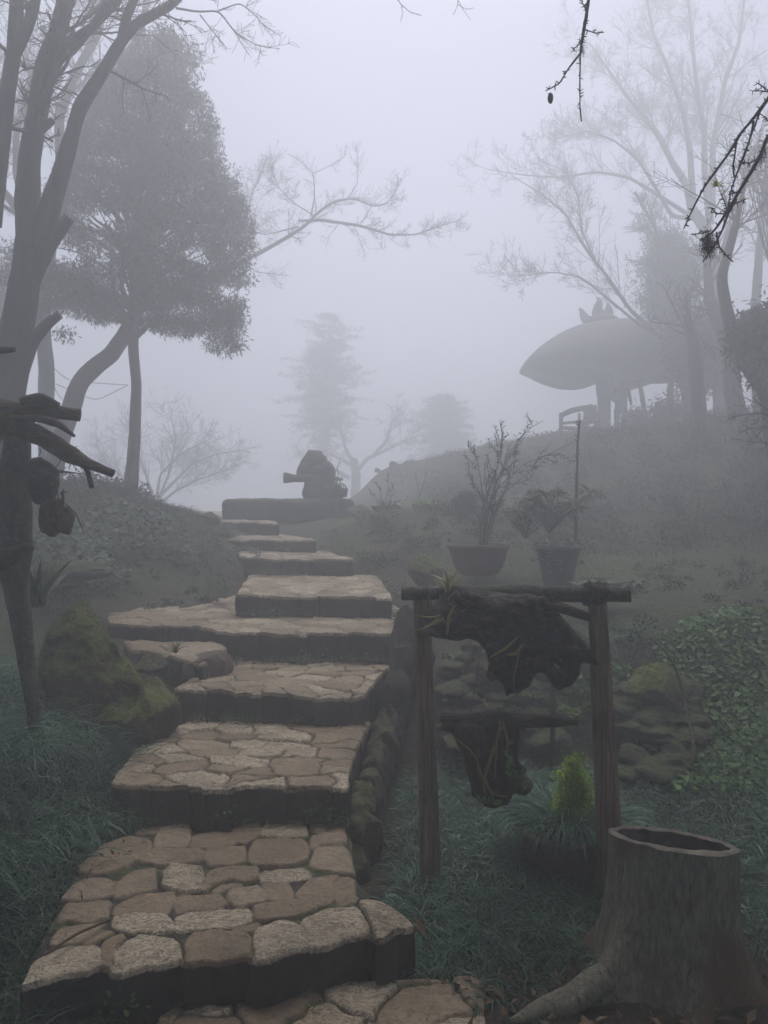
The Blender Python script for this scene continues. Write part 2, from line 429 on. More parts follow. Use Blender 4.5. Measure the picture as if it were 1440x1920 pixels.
# ------------------------------------------------------------------ terrain
TX = np.array([-60, -9, -5, -3.4, -2.4, -1.8, -1.35, -.7, 0.0, .25, .8, 1.5, 2.5, 4, 6.5, 10, 60.])
TYZ = [
 (-60, [1, .4, .3, .2, .15, .1, 0, 0, 0, 0, 0, 0, 0, 0, .1, .2, 1]),
 (0,   [1, .4, .3, .2, .15, .1, 0, 0, 0, 0, 0, 0, 0, 0, .1, .2, 1]),
 (2.1, [1, .6, .5, .4, .3, .15, -.05, -.05, -.01, 0, 0, 0, 0, .05, .3, .5, 2]),
 (2.8, [1, .8, .7, .6, .42, .30, -.02, -.1, -.04, 0, 0, .02, .08, .2, .5, .8, 2]),
 (3.6, [1, .9, .8, .65, .5, .42, .24, 0, -.02, .03, .03, .08, .3, .5, .9, 1.1, 3]),
 (4.3, [1, 1, .9, .7, .55, .46, .34, .15, .0, .08, .08, .15, .5, .8, 1, 1.3, 3]),
 (5.0, [1, 1.3, 1.1, .8, .6, .5, .42, .3, .28, .5, .6, .72, .85, .95, 1.1, 1.5, 3]),
 (6.0, [1, 1.7, 1.3, 1.0, .72, .69, .6, .45, .55, .75, .82, .85, .9, 1.0, 1.2, 1.7, 3]),
 (7.0, [1, 2, 1.7, 1.4, 1.05, .80, .72, .7, .78, .9, .95, .92, .92, 1, 1.3, 2, 3]),
 (8.0, [1, 2, 1.9, 1.8, 1.45, 1.1, .92, .88, 1.12, 1.25, 1.28, 1.15, 1.05, 1.15, 1.7, 2.5, 3.2]),
 (9.3, [1, 2, 1.85, 1.78, 1.5, 1.22, 1.12, 1.3, 1.5, 1.52, 1.52, 1.48, 1.40, 1.5, 2.1, 2.9, 3.4]),
 (10.5, [0, 1.8, 1.6, 1.53, 1.42, 1.34, 1.32, 1.38, 1.48, 1.52, 1.52, 1.52, 1.55, 1.8, 2.5, 3, 3.4]),
 (13,  [0, 1.2, 1.2, 1.3, 1.3, 1.33, 1.34, 1.4, 1.5, 1.55, 1.7, 1.9, 2.2, 2.7, 3, 3.2, 3.4]),
 (16,  [0, .5, .5, .8, 1.1, 1.2, 1.3, 1.6, 2.0, 2.1, 2.3, 2.5, 2.75, 3.0, 3.2, 3.3, 3.4]),
 (18,  [-1, 0, 0, .5, .8, 1, 1.25, 1.8, 2.38, 2.48, 2.6, 2.76, 2.98, 3.22, 3.42, 3.4, 3.4]),
 (20,  [-1, -.5, -.5, 0, .3, .5, .8, 1, 1.6, 1.9, 2.3, 2.7, 3.0, 3.05, 3.15, 3.2, 3.2]),
 (26,  [-3, -2, -2, -1, -1, -.5, 0, .3, .5, .5, 1, 1.5, 2, 2.3, 2.6, 2.6, 2.6]),
 (40,  [-5, -5, -5, -5, -5, -5, -5, -4, -4, -4, -3, -3, -2, -1, 0, 0, 0]),
 (70,  [-8] * 17)]
TY = np.array([r[0] for r in TYZ], float); TZ = np.array([r[1] for r in TYZ], float)
def H(x, y, rough=True):
    x = np.atleast_1d(np.asarray(x, float)); y = np.atleast_1d(np.asarray(y, float))
    i = np.clip(np.searchsorted(TX, x) - 1, 0, len(TX) - 2); j = np.clip(np.searchsorted(TY, y) - 1, 0, len(TY) - 2)
    fx = np.clip((x - TX[i]) / (TX[i + 1] - TX[i]), 0, 1); fy = np.clip((y - TY[j]) / (TY[j + 1] - TY[j]), 0, 1)
    fx = .5 * fx + .5 * fx * fx * (3 - 2 * fx); fy = .5 * fy + .5 * fy * fy * (3 - 2 * fy)
    z = (TZ[j, i] * (1 - fx) + TZ[j, i + 1] * fx) * (1 - fy) + (TZ[j + 1, i] * (1 - fx) + TZ[j + 1, i + 1] * fx) * fy
    if rough:
        p = np.c_[x, y]; far = sstep(5, 14, y)
        z = z + (.035 + .05 * far) * noise(p, .9, 3, 4) + .012 * noise(p, 7, 9, 3)
    return z
def Hs(x, y): return float(H(x, y)[0])
def grid_axis(segs):
    out = []
    for a, b, s in segs: out.append(np.arange(a, b - 1e-6, s))
    return np.concatenate(out + [[segs[-1][1]]])
gx = grid_axis([(-60, -12, 3), (-12, -5, .25), (-5, 5, .05), (5, 12, .2), (12, 60, 3)])
gy = grid_axis([(-60, 0, 5), (0, 1.5, .25), (1.5, 8, .05), (8, 22, .14), (22, 70, 1.5)])
XX, YY = np.meshgrid(gx, gy); xs, ys = XX.ravel(), YY.ravel(); zs = H(xs, ys)
nx, ny = len(gx), len(gy)
idx = np.arange(nx * ny).reshape(ny, nx)
quads = np.stack([idx[:-1, :-1], idx[:-1, 1:], idx[1:, 1:], idx[1:, :-1]], -1).reshape(-1, 4)
grassy = .75 - .75 * sstep(-1.9, -1.2, xs) * (1 - sstep(.2, .5, xs)) * (1 - sstep(7, 9, ys))
grassy = grassy - .5 * sstep(3.9, 4.2, ys) * (1 - sstep(4.9, 5.2, ys)) * sstep(.2, .6, xs)
grassy = grassy - .35 * (1 - sstep(2.6, 2.9, ys)) * sstep(-.2, .2, xs)
mb = MB(); mb.add(np.c_[xs, ys, zs], quads, None, grassy)
tag(mb.build('ground', MT['ground']), kind='structure')

# ------------------------------------------------------------------ steps
R1 = lambda pts: [(40 + x / 3.6, 1500 + y / 3.6) for x, y in pts]
R2 = lambda pts: [(400 + x / 3.6, 1500 + y / 3.6) for x, y in pts]
STONES1 = [
 R1([(400,330),(740,250),(880,290),(870,340),(800,400),(650,480),(480,500),(390,480)]),
 R1([(780,185),(960,170),(900,222),(780,225)]),
 R1([(950,180),(1110,170),(1145,190),(1130,320),(900,320),(905,260)]),
 R1([(1155,235),(1290,205),(1430,215),(1451,300),(1330,325),(1140,325)]),
 R1([(810,390),(900,330),(1190,335),(1250,360),(1200,410),(960,430),(800,405)]),
 R2([(-40,330),(0,320),(215,310),(215,400),(150,430),(-20,430),(-50,390)]),
 R1([(650,540),(760,480),(900,460),(910,590),(760,620),(640,650),(620,620)]),
 R1([(960,480),(1020,430),(1200,440),(1230,500),(1220,590),(1080,615),(960,580)]),
 R2([(-65,540),(-20,470),(80,448),(300,450),(300,515),(230,548),(120,520),(0,545),(-60,600)]),
 R2([(-10,600),(60,550),(195,550),(190,575),(100,580),(10,615)]),
 R1([(340,560),(480,510),(630,520),(620,620),(520,650),(310,660),(270,640)]),
 R1([(300,690),(600,670),(580,770),(450,810),(240,790)]),
 R1([(640,690),(780,630),(1025,600),(1030,650),(980,750),(640,770),(625,740)]),
 R1([(1030,660),(1060,622),(1340,615),(1385,680),(1350,710),(1160,710),(1050,740)]),
 R2([(105,595),(300,560),(360,640),(340,670),(170,700),(105,650)]),
 R2([(330,550),(500,545),(530,600),(530,640),(375,655),(345,600)]),
 R2([(560,600),(680,510),(850,500),(800,560),(830,620),(800,670),(710,700),(570,640)]),
 R2([(860,500),(950,510),(960,670),(860,700),(830,640),(815,560)]),
 R1([(615,800),(780,765),(970,760),(1010,800),(1020,870),(900,880),(660,870),(620,840)]),
 R1([(1045,780),(1130,735),(1380,712),(1530,712),(1562,795),(1430,845),(1180,855),(1060,885),(1040,860)]),
 R2([(280,700),(460,665),(600,658),(690,700),(680,730),(500,780),(300,810),(275,790)]),
 R2([(130,855),(300,818),(310,860),(260,890),(150,875)]),
 R1([(290,840),(560,815),(500,860),(360,940),(200,960),(210,900)]),
 R1([(380,955),(540,865),(620,885),(520,940),(480,965)]),
 R1([(60,1090),(200,1020),(330,975),(530,980),(545,1160),(400,1180),(200,1230),(-30,1285)]),
 R1([(550,960),(680,890),(700,930),(635,980),(600,1220),(555,1225)]),
 R1([(620,1060),(680,970),(810,905),(960,920),(1060,960),(1090,1160),(900,1170),(700,1230),(610,1230)]),
 R1([(1115,1175),(1112,960),(1160,892),(1300,880),(1480,887),(1530,912),(1560,1105),(1430,1105),(1250,1150)]),
 R2([(275,910),(340,850),(470,802),(565,832),(638,930),(640,1045),(380,1110),(290,1150)]),
 R2([(585,820),(640,790),(720,742),(960,718),(1055,870),(1000,990),(740,1040),(660,1060),(655,900)]),
 R2([(990,682),(1050,667),(1180,690),(1290,770),(1380,860),(1190,970),(1150,1030),(1085,830)]),
 R2([(120,182),(300,145),(318,200),(300,250),(210,298),(150,280)]),
 R2([(328,200),(360,157),(560,152),(628,190),(632,240),(500,248),(332,240)]),
 R2([(245,350),(290,268),(600,258),(642,310),(628,390),(540,425),(260,438),(242,400)]),
 R2([(315,490),(360,458),(600,435),(650,470),(640,498),(450,532),(322,532)]),
 R2([(655,400),(700,298),(880,300),(920,340),(950,485),(820,472),(655,438)]),
 R2([(655,270),(672,232),(890,228),(905,290),(720,288),(662,318)]),
 R2([(650,172),(880,162),(890,215),(700,220)]),
]
TONES1 = [.35,.2,.55,.3,.35,.45,.4,.75,.4,.3,.5,.45,.35,.3,.55,.45,.35,.4,.85,.95,.2,.25,.55,.3,.9,.35,.85,.3,.92,.85,.8,.3,.75,.38,.95,.52,.5,.3]
def step(parent, z, L, R, front, nu, nv, cell, seed, traced=None, drop=.34, rise=.019, tmul=1.0, name='step', bulge=.012):
    """one paved step: tread heightfield plus riser and side faces folded down at its edges"""
    L = resample(L, 40); R = resample(R, 40); front = resample(front, 60)
    sk = np.array([.004, .012, .024, .045, .08, .13, .2, .27, drop])       # how far the skirt has gone down
    u = np.linspace(0, 1, nu); v = np.linspace(0, 1, nv)
    U, Vv = np.meshgrid(u, v)
    def tab(A, t): return np.stack([np.interp(t, np.linspace(0, 1, len(A)), A[:, k]) for k in (0, 1)], -1)
    px = tab(L, Vv.ravel()) * (1 - U.ravel())[:, None] + tab(R, Vv.ravel()) * U.ravel()[:, None]
    lin = L[-1] * (1 - U.ravel())[:, None] + R[-1] * U.ravel()[:, None]
    px += (tab(front, U.ravel()) - lin) * (Vv.ravel() ** 2.5)[:, None]
    W = np.array([G(a, b, z) for a, b in px])[:, :2]
    # cells
    if traced:
        best = np.full(len(W), -1e9); tone = np.full(len(W), .3); sid = np.zeros(len(W), int)
        for k, poly in enumerate(traced):
            pw = np.array([G(a, b, z)[:2] for a, b in poly])
            c = pw.mean(0); pw = resample(np.vstack([pw, pw[:1]]), 60)[:-1]
            for _ in range(2): pw = .25 * np.roll(pw, 1, 0) + .5 * pw + .25 * np.roll(pw, -1, 0)
            wob = W + .006 * np.c_[noise(W, 25, 1), noise(W, 25, 2)]
            d, _ = polydist(wob, pw); d = np.where(inpoly(wob, pw), d, -d)
            m = d > best; best[m] = d[m]; tone[m] = TONES1[k]; sid[m] = k
        ed = best + .009
    else:
        r2 = np.random.default_rng(seed)
        x0, x1 = W[:, 0].min() - .3, W[:, 0].max() + .3; y0, y1 = W[:, 1].min() - .3, W[:, 1].max() + .3
        cx, cy = cell; S = []; row = 0; yy = y1
        yy = y0
        while yy < y1:
            xx = x0 + (row % 2) * cx * .5
            while xx < x1:
                S.append((xx + r2.uniform(-.33, .33) * cx, yy + r2.uniform(-.3, .3) * cy)); xx += cx * r2.uniform(.6, 1.35)
            yy += cy; row += 1
        S = np.array(S); sc_ = np.array([1, cx / cy * .8])
        wob = W + .05 * np.c_[noise(W, 6, seed), noise(W, 6, seed + 1)] + .015 * np.c_[noise(W, 22, seed), noise(W, 22, seed + 1)]
        D = np.linalg.norm((wob[:, None, :] - S[None]) * sc_, axis=2)
        o2 = np.argpartition(D, 1, axis=1)[:, :2]
        d2 = np.take_along_axis(D, o2, 1); sw = d2[:, 0] > d2[:, 1]
        o2[sw] = o2[sw][:, ::-1]; d2[sw] = d2[sw][:, ::-1]
        sep = np.linalg.norm((S[o2[:, 0]] - S[o2[:, 1]]) * sc_, axis=1)
        ed = (d2[:, 1] ** 2 - d2[:, 0] ** 2) / (2 * sep + 1e-6) / sc_[1] - .001
        sid = o2[:, 0]; tone = r2.uniform(.1, 1, len(S))[sid]
    rr = np.random.default_rng(seed + 99); tl = rr.uniform(-1, 1, (20000, 3))
    hs = sstep(-.003, .008, ed)
    cnt = np.bincount(sid, minlength=1) + 1e-6; cxs = np.bincount(sid, W[:, 0]) / cnt; cys = np.bincount(sid, W[:, 1]) / cnt
    relief = noise(W, 16, seed, 4); relief2 = noise(W * [1, 1.6], 38, seed + 4, 3)
    rough_k = np.where(tone > .55, 1.0, .45)
    hz = hs * rise + hs * (.006 * tl[sid, 0] + .05 * (tl[sid, 1] * (W[:, 0] - cxs[sid]) + tl[sid, 2] * (W[:, 1] - cys[sid])) + .006 * relief + .006 * relief2 * rough_k) - (1 - hs) * .006 * noise(W, 40, 5)
    hz += .014 * noise(W, 2.5, seed + 8)
    ev = np.maximum(sstep(.90, 1, Vv.ravel()), np.maximum(sstep(.96, 1, U.ravel()), 1 - sstep(0, .04, U.ravel())))
    hz -= ev * (.006 + .008 * np.abs(noise(W, 7, seed + 12, 2)) * 2)
    joint = 1 - sstep(-.002, .007, ed + .003 * noise(W, 30, 4))
    Z = z - rise + hz
    side = np.zeros(len(W))
    P0 = np.c_[W, Z].reshape(nv, nu, 3)
    rnd = sstep(0, .05, 0 * U) # placeholder
    # lower the last few centimetres towards the outer edges so the arris is worn round
    Vw = P0
    A = np.stack([tone, joint, side], -1).reshape(nv, nu, 3)
    # front skirt
    rows = [Vw]; arow = [A]
    fe = Vw[-1]; ae = A[-1]
    tvec = np.gradient(fe[:, :2], axis=0); nrm = np.c_[tvec[:, 1], -tvec[:, 0]]; nrm /= np.linalg.norm(nrm, axis=1, keepdims=True) + 1e-9
    if (nrm[:, 1].mean() > 0): nrm = -nrm
    def skirt(edge, nr, at):
        V2, A2 = [], []
        for s in sk:
            q = edge.copy()
            off = bulge * math.sqrt(min(s, .05) / .05) - .25 * max(s - .08, 0) * .3
            nz = noise(np.c_[q[:, :2], np.full(len(q), s)], 9, seed + 3, 3)
            q[:, :2] += nr * (off + (.010 + .012 * min(1, s / .1)) * nz - .014 * at[:, 1])[:, None]
            q[:, :2] -= nr * (.012 * math.exp(-((s - .11) / .02) ** 2) * (.5 + .5 * noise(edge, 3, seed + 21, 2)))[:, None]
            q[:, 2] = edge[:, 2] - s
            a = at.copy(); a[:, 1] = at[:, 1] * .5
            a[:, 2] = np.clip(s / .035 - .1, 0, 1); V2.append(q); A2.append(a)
        return np.array(V2), np.array(A2)
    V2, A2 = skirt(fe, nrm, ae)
    mb = MB()
    full = np.concatenate([Vw, V2]); fa = np.concatenate([A, A2])
    def addgrid(gv, ga):
        a, b = gv.shape[:2]; ix = np.arange(a * b).reshape(a, b)
        q = np.stack([ix[:-1, :-1], ix[1:, :-1], ix[1:, 1:], ix[:-1, 1:]], -1).reshape(-1, 4)
        mb.add(gv.reshape(-1, 3), q, None, ga.reshape(-1, 3))
    addgrid(full, fa)
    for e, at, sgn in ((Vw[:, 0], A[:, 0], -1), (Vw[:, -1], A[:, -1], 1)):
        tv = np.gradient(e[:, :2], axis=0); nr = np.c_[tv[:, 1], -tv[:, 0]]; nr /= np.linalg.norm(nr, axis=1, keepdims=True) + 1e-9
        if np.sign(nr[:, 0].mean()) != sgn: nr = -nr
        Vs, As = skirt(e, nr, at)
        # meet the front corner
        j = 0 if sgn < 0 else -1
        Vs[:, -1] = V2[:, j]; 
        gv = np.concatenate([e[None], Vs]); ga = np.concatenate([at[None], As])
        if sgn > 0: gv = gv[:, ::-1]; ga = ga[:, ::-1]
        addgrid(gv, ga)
    return mb.build(name, MT['paving'], parent)

stairs = thing('stone_stairway', tuple(G(400, 1800, 0)), 'worn cobbled stone stairway with dark mossy risers climbing into the fog', 'stairs')
step(stairs, .17, [(262,1546),(200,1578),(150,1620),(108,1690),(80,1760),(42,1835)], [(656,1544),(662,1600),(670,1640),(705,1685),(745,1700),(778,1728)],
     [(42,1835),(110,1818),(185,1806),(215,1815),(290,1800),(345,1792),(352,1800),(400,1790),(470,1783),(480,1800),(530,1783),(578,1768),(590,1770),(640,1755),(690,1742),(715,1758),(740,1738),(778,1728)],
     210, 190, None, 1, STONES1, rise=.014)
step(stairs, .358, [(345,1354),(290,1378),(250,1410),(210,1466)], [(692,1350),(668,1395),(655,1430),(650,1467)],
     [(210,1466),(300,1467),(362,1469),(368,1473),(470,1465),(560,1467),(650,1467)], 190, 120, (.24, .13), 12)
step(stairs, .53, [(420,1238),(380,1258),(328,1288)], [(745,1240),(715,1258),(682,1300)],
     [(328,1288),(400,1291),(480,1298),(560,1299),(620,1302),(682,1300)], 160, 90, (.22, .14), 23)
step(stairs, .733, [(196,1108),(206,1168)], [(765,1105),(736,1187)],
     [(206,1168),(300,1171),(350,1168),(430,1182),(560,1186),(650,1183),(736,1187)], 170, 90, (.26, .2), 31)
step(stairs, .903, [(468,1076),(443,1113)], [(706,1076),(734,1118)], [(443,1113),(580,1115),(734,1118)], 110, 70, (.22, .2), 44, rise=.015)
step(stairs, 1.073, [(440,1032),(462,1043)], [(615,1032),(662,1047)], [(462,1043),(560,1046),(662,1047)], 80, 40, (.2, .25), 51, rise=.015)
step(stairs, 1.202, [(412,1001),(426,1009)], [(530,1001),(594,1013)], [(426,1009),(594,1013)], 60, 30, (.2, .3), 62, rise=.015)
step(stairs, 1.365, [(330,958),(405,977)], [(440,958),(524,980)], [(405,977),(524,980)], 60, 50, (.25, .5), 73, rise=.012)
o = step(stairs, .63, [(232,1199),(246,1213)], [(430,1206),(384,1241)], [(246,1213),(320,1226),(384,1241)], 60, 24, (.3, .3), 81, rise=.01, name='side_step')
# lower paved path at the foot of the steps
pth = MB()
lp = step(None, .015, [(330,1850),(250,1990)], [(905,1830),(905,1990)], [(250,1990),(905,1990)], 150, 80, (.26, .20), 95, rise=.02, name='path', drop=.1)
lp2 = lp; tag(lp, kind='structure')

# ------------------------------------------------------------------ grass and small leaves
def blades(mb, roots, length, width, lean, seed=0, segs=4, droop=1.0, stiff=.35, dirs=None, tonebase=None):
    r = np.random.default_rng(seed); n = len(roots)
    L = length * r.uniform(.6, 1.25, n); a = r.uniform(0, 2 * np.pi, n)
    d = np.c_[np.cos(a), np.sin(a)]
    if dirs is not None:
        d = d * (1 - lean) + dirs * lean; d /= np.linalg.norm(d, axis=1, keepdims=True) + 1e-6
    s = np.linspace(0, 1, segs + 1)
    curl = r.uniform(.6, 1.3, n) * droop
    th0 = np.pi / 2 - r.uniform(0, stiff, n) * 1.2
    th = th0[:, None] - curl[:, None] * 2.0 * s[None] ** 1.2
    ds = L[:, None] / segs
    hx = np.cumsum(np.cos(th) * ds, 1) - np.cos(th[:, :1]) * ds; hz = np.cumsum(np.sin(th) * ds, 1) - np.sin(th[:, :1]) * ds
    C = np.stack([roots[:, 0:1] + hx * d[:, 0:1], roots[:, 1:2] + hx * d[:, 1:2], roots[:, 2:3] + hz], -1)
    twist = r.uniform(-.9, .9, n); sd = np.stack([-d[:, 1], d[:, 0]], 1)
    sd3 = np.c_[sd * np.cos(twist)[:, None], np.sin(twist)[:, None]]
    wd = width * r.uniform(.7, 1.3, n)[:, None] * (1 - s[None] ** 2 * .93)
    A = C - sd3[:, None, :] * wd[..., None] / 2; B = C + sd3[:, None, :] * wd[..., None] / 2
    V = np.stack([A, B], 2).reshape(-1, 3)
    k = segs + 1; base = np.arange(n)[:, None] * 2 * k; j = np.arange(segs)[None, :] * 2
    q = np.stack([base + j, base + j + 1, base + j + 3, base + j + 2], -1).reshape(-1, 4)
    tb = r.uniform(0, 1, n) if tonebase is None else np.clip(tonebase + r.uniform(-.3, .3, n), 0, 1)
    tone = np.repeat(tb, 2 * k)
    mb.add(V, q, None, tone)
def scatter(poly, n, seed, zfun=H, tuft=0, tuft_r=.05):
    """random roots inside a ground polygon, optionally gathered in tufts"""
    r = np.random.default_rng(seed); poly = np.asarray(poly, float)
    lo, hi = poly.min(0), poly.max(0); out = []; got = 0
    while got < n:
        q = r.uniform(lo, hi, (n * 2, 2)); q = q[inpoly(q, poly)]; out.append(q); got += len(q)
    q = np.concatenate(out)[:n]
    if tuft:
        c = q[:tuft]; k = r.integers(0, tuft, n); off = r.normal(0, tuft_r, (n, 2)); q = c[k] + off
        d = off / (np.linalg.norm(off, axis=1, keepdims=True) + 1e-6)
        return np.c_[q, zfun(q[:, 0], q[:, 1]) - .01], d, k
    return np.c_[q, zfun(q[:, 0], q[:, 1]) - .01], None, None
def discs(mb, roots, size, seed, up=.7, sides=7, stalk=.04):
    """small round cupped leaves"""
    r = np.random.default_rng(seed); n = len(roots)
    nrm = np.c_[r.normal(0, .45, (n, 2)), np.full(n, up)] + np.array([0, -.35, 0]); nrm /= np.linalg.norm(nrm, axis=1, keepdims=True)
    a = np.cross(nrm, [0.3, 1, .2]); a /= np.linalg.norm(a, axis=1, keepdims=True); b = np.cross(nrm, a)
    R = size * r.uniform(.5, 1.3, n); C = roots + np.c_[np.zeros((n, 2)), r.uniform(.2, 1.4, n) * stalk]
    ang = np.arange(sides) * 2 * np.pi / sides
    ring = C[:, None] + R[:, None, None] * (a[:, None] * np.cos(ang)[None, :, None] + b[:, None] * np.sin(ang)[None, :, None] * .9)
    V = np.concatenate([(C - nrm * R[:, None] * .25)[:, None], ring], 1).reshape(-1, 3)
    base = np.arange(n)[:, None] * (sides + 1); j = np.arange(sides)[None]
    t = np.stack([base + 0 * j, base + 1 + j, base + 1 + (j + 1) % sides], -1).reshape(-1, 3)
    mb.add(V, None, t, np.repeat(r.uniform(0, 1, n), sides + 1))
def leaves(mb, C, length, width, seed, droop=.3, dirs=None, fold=.25):
    """pointed leaves: 4 vertices, folded along the midrib"""
    r = np.random.default_rng(seed); n = len(C)
    if dirs is None:
        d = r.normal(0, 1, (n, 3)); d[:, 2] = d[:, 2] * .6 - droop
    else: d = dirs + r.normal(0, .25, (n, 3))
    d /= np.linalg.norm(d, axis=1, keepdims=True) + 1e-9
    s = np.cross(d, np.array([0, 0, 1.]) + r.normal(0, .5, (n, 3))); s /= np.linalg.norm(s, axis=1, keepdims=True) + 1e-9
    up = np.cross(s, d)
    L = length * r.uniform(.6, 1.25, n)[:, None]; Wd = width * r.uniform(.7, 1.2, n)[:, None]
    a = C; b = C + d * L * .45 + s * Wd / 2 + up * Wd * fold; c = C + d * L; e = C + d * L * .45 - s * Wd / 2 + up * Wd * fold
    V = np.stack([a, b, c, e], 1).reshape(-1, 3); k = np.arange(n)[:, None] * 4
    t = np.concatenate([k + [0, 1, 2], k + [0, 2, 3]])
    mb.add(V, None, t, np.repeat(r.uniform(0, 1, n), 4))

# left bank mondo grass, arching towards the steps
polyL = [(-3.4, 1.7), (-1.05, 1.5), (-1.06, 2.35), (-1.12, 2.7), (-1.08, 3.05), (-1.2, 3.3), (-1.15, 3.6), (-1.35, 3.95), (-1.75, 4.1), (-2.1, 4.7), (-3.4, 4.7)]
rt, dr, k = scatter(polyL, 42000, 11, tuft=900, tuft_r=.045)
rt[:, 2] += .05 * noise(rt[:, :2], 3, 8)
dirs = dr * .75 + np.array([.45, -.45]); mb = MB()
blades(mb, rt, .31, .0055, .75, 5, 5, 1.0, .45, dirs, tonebase=.5 + .5 * noise(rt[:, :2], 2.2, 6, 2))
tag(mb.build('mondo_grass', MT['blade']), 'dense bluish green mondo grass spilling over the left edge of the steps', 'grass', kind='stuff')
polyR = [(.14, 2.55), (.55, 2.42), (.62, 2.60), (1.3, 2.75), (1.9, 2.3), (2.9, 2.6), (3.4, 4.3), (2.0, 4.2), (1.4, 4.15), (.4, 4.5), (.12, 4.2), (.05, 3.4)]
rt, dr, k = scatter(polyR, 36000, 12, tuft=1100, tuft_r=.05)
mb = MB(); blades(mb, rt, .15, .0046, .6, 6, 4, 1.15, .8, dr, tonebase=.42 + .45 * noise(rt[:, :2], 2.0, 7, 2))
rt, dr, k = scatter([(.35, 4.1), (1.4, 4.0), (2.6, 3.9), (3.4, 4.6), (3.4, 5.2), (.5, 5.3)], 9000, 112, tuft=500, tuft_r=.05); blades(mb, rt, .12, .005, .6, 16, 4, 1.1, .7, dr, tonebase=.55 + .45 * noise(rt[:, :2], 2.0, 7, 2))
tag(mb.build('mondo_grass', MT['blade']), 'low dark green mondo grass around the feet of the pole frame and stump', 'grass', kind='stuff')
# turf on the upper lawn and left bank
mb = MB()
rt, dr, k = scatter([(.5, 4.95), (4.5, 4.9), (5.5, 8.2), (.5, 7.3)], 16000, 13, tuft=2500, tuft_r=.06); blades(mb, rt, .06, .005, .5, 7, 2, .8, .8, dr, tonebase=.5 + .5 * noise(rt[:, :2], 1.5, 9, 2))
rt, dr, k = scatter([(-.6, 7.2), (.3, 6.4), (3.0, 7.2), (3.2, 9.5), (-.6, 9.6)], 30000, 14, tuft=2500, tuft_r=.06); blades(mb, rt, .07, .006, .5, 8, 2, .8, .8, dr, tonebase=.5 + .5 * noise(rt[:, :2], 1.5, 19, 2))
tag(mb.build('short_grass', MT['pale_turf']), 'thin pale mossy turf on the terrace above the pole frame', 'grass', kind='stuff')
mb = MB()
rt, dr, k = scatter([(-5.5, 6.0), (-2.6, 6.2), (-2.0, 8.0), (-1.9, 9.6), (-3.3, 11.2), (-6, 11)], 26000, 15, tuft=2200, tuft_r=.09)
blades(mb, rt, .15, .007, .5, 9, 3, .9, .6, dr, tonebase=.5 + .5 * noise(rt[:, :2], 1.2, 29, 2))
rt, dr, k = scatter([(-2.6, 5.9), (-2.0, 6.4), (-1.25, 7.2), (-1.5, 8.3), (-2.1, 9.6), (-2.6, 9.6)], 7000, 35, tuft=900, tuft_r=.04); blades(mb, rt, .06, .005, .5, 19, 2, .9, .6, dr)
tag(mb.build('bank_grass', MT['turf']), 'longer soft grass covering the left bank under the leafy tree', 'grass', kind='stuff')
mb = MB()
rt, dr, k = scatter([(2.3, 8), (9, 7.6), (11, 18), (3, 18), (.3, 17), (.5, 11)], 30000, 16, tuft=3500, tuft_r=.16)
blades(mb, rt, .16, .014, .5, 10, 2, .7, .7, dr, tonebase=.4 + .5 * noise(rt[:, :2], .8, 39, 2))
tag(mb.build('hill_grass', MT['turf']), 'dark rough grass covering the foggy hillside below the pavilion', 'grass', kind='stuff')
# creeping round leaves
mb = MB()
q, _, _ = scatter([(1.45, 3.9), (2.3, 3.5), (3.4, 3.8), (3.6, 5.3), (2.2, 5.2), (1.75, 4.9), (1.5, 4.5)], 9500, 21)
q = q[noise(q[:, :2], 2.0, 4, 2) > -.35]; q[:, 2] += .03; discs(mb, q, .0155, 3)
q, _, _ = scatter([(.35, 4.3), (1.6, 3.9), (1.8, 4.6), (1.6, 5.1), (.4, 5.2)], 1500, 22); q = q[noise(q[:, :2], 3, 5, 2) > .02]; discs(mb, q, .019, 4)
tag(mb.build('pennywort', MT['penny']), 'bright green round creeping leaves covering the bank at right edge', 'ground cover', kind='stuff')
mb = MB()
q, _, _ = scatter([(-3.6, 5.9), (-2.5, 6.2), (-1.7, 7.1), (-1.9, 7.9), (-2.6, 7.9), (-3.8, 7.5)], 9000, 23)
q = q[noise(q[:, :2], 1.6, 14, 2) > -.15]; discs(mb, q, .024, 5, stalk=.12)
tag(mb.build('creeper', MT['penny_far']), 'greyish green broad round leaves at the foot of the left bank', 'ground cover', kind='stuff')
# leaf litter on the path sides
mb = MB(); q, _, _ = scatter([(.1, 2.3), (2.6, 2.2), (2.6, 2.55), (1.4, 2.62), (.5, 2.6), (.12, 2.6)], 500, 24)
q[:, 2] += .02; leaves(mb, q, .05, .022, 6, droop=.0)
q, _, _ = scatter([(-1.15, 2.4), (-1.0, 2.4), (-.95, 3.3), (-1.15, 3.3)], 40, 25); q[:, 2] = .19; leaves(mb, q, .03, .010, 7, droop=0)
for yy, zz, n in ((3.40, .185, 70), (4.32, .37, 60), (5.1, .545, 50)):
    r = np.random.default_rng(n); q = np.c_[r.uniform(-1.1, -.1, n), r.normal(yy, .03, n), np.full(n, zz)]; leaves(mb, q, .03, .014, n, droop=0)
tag(mb.build('leaf_litter', MT['litter']), 'brown fallen leaves scattered along the path and step corners', 'leaf litter', kind='stuff')

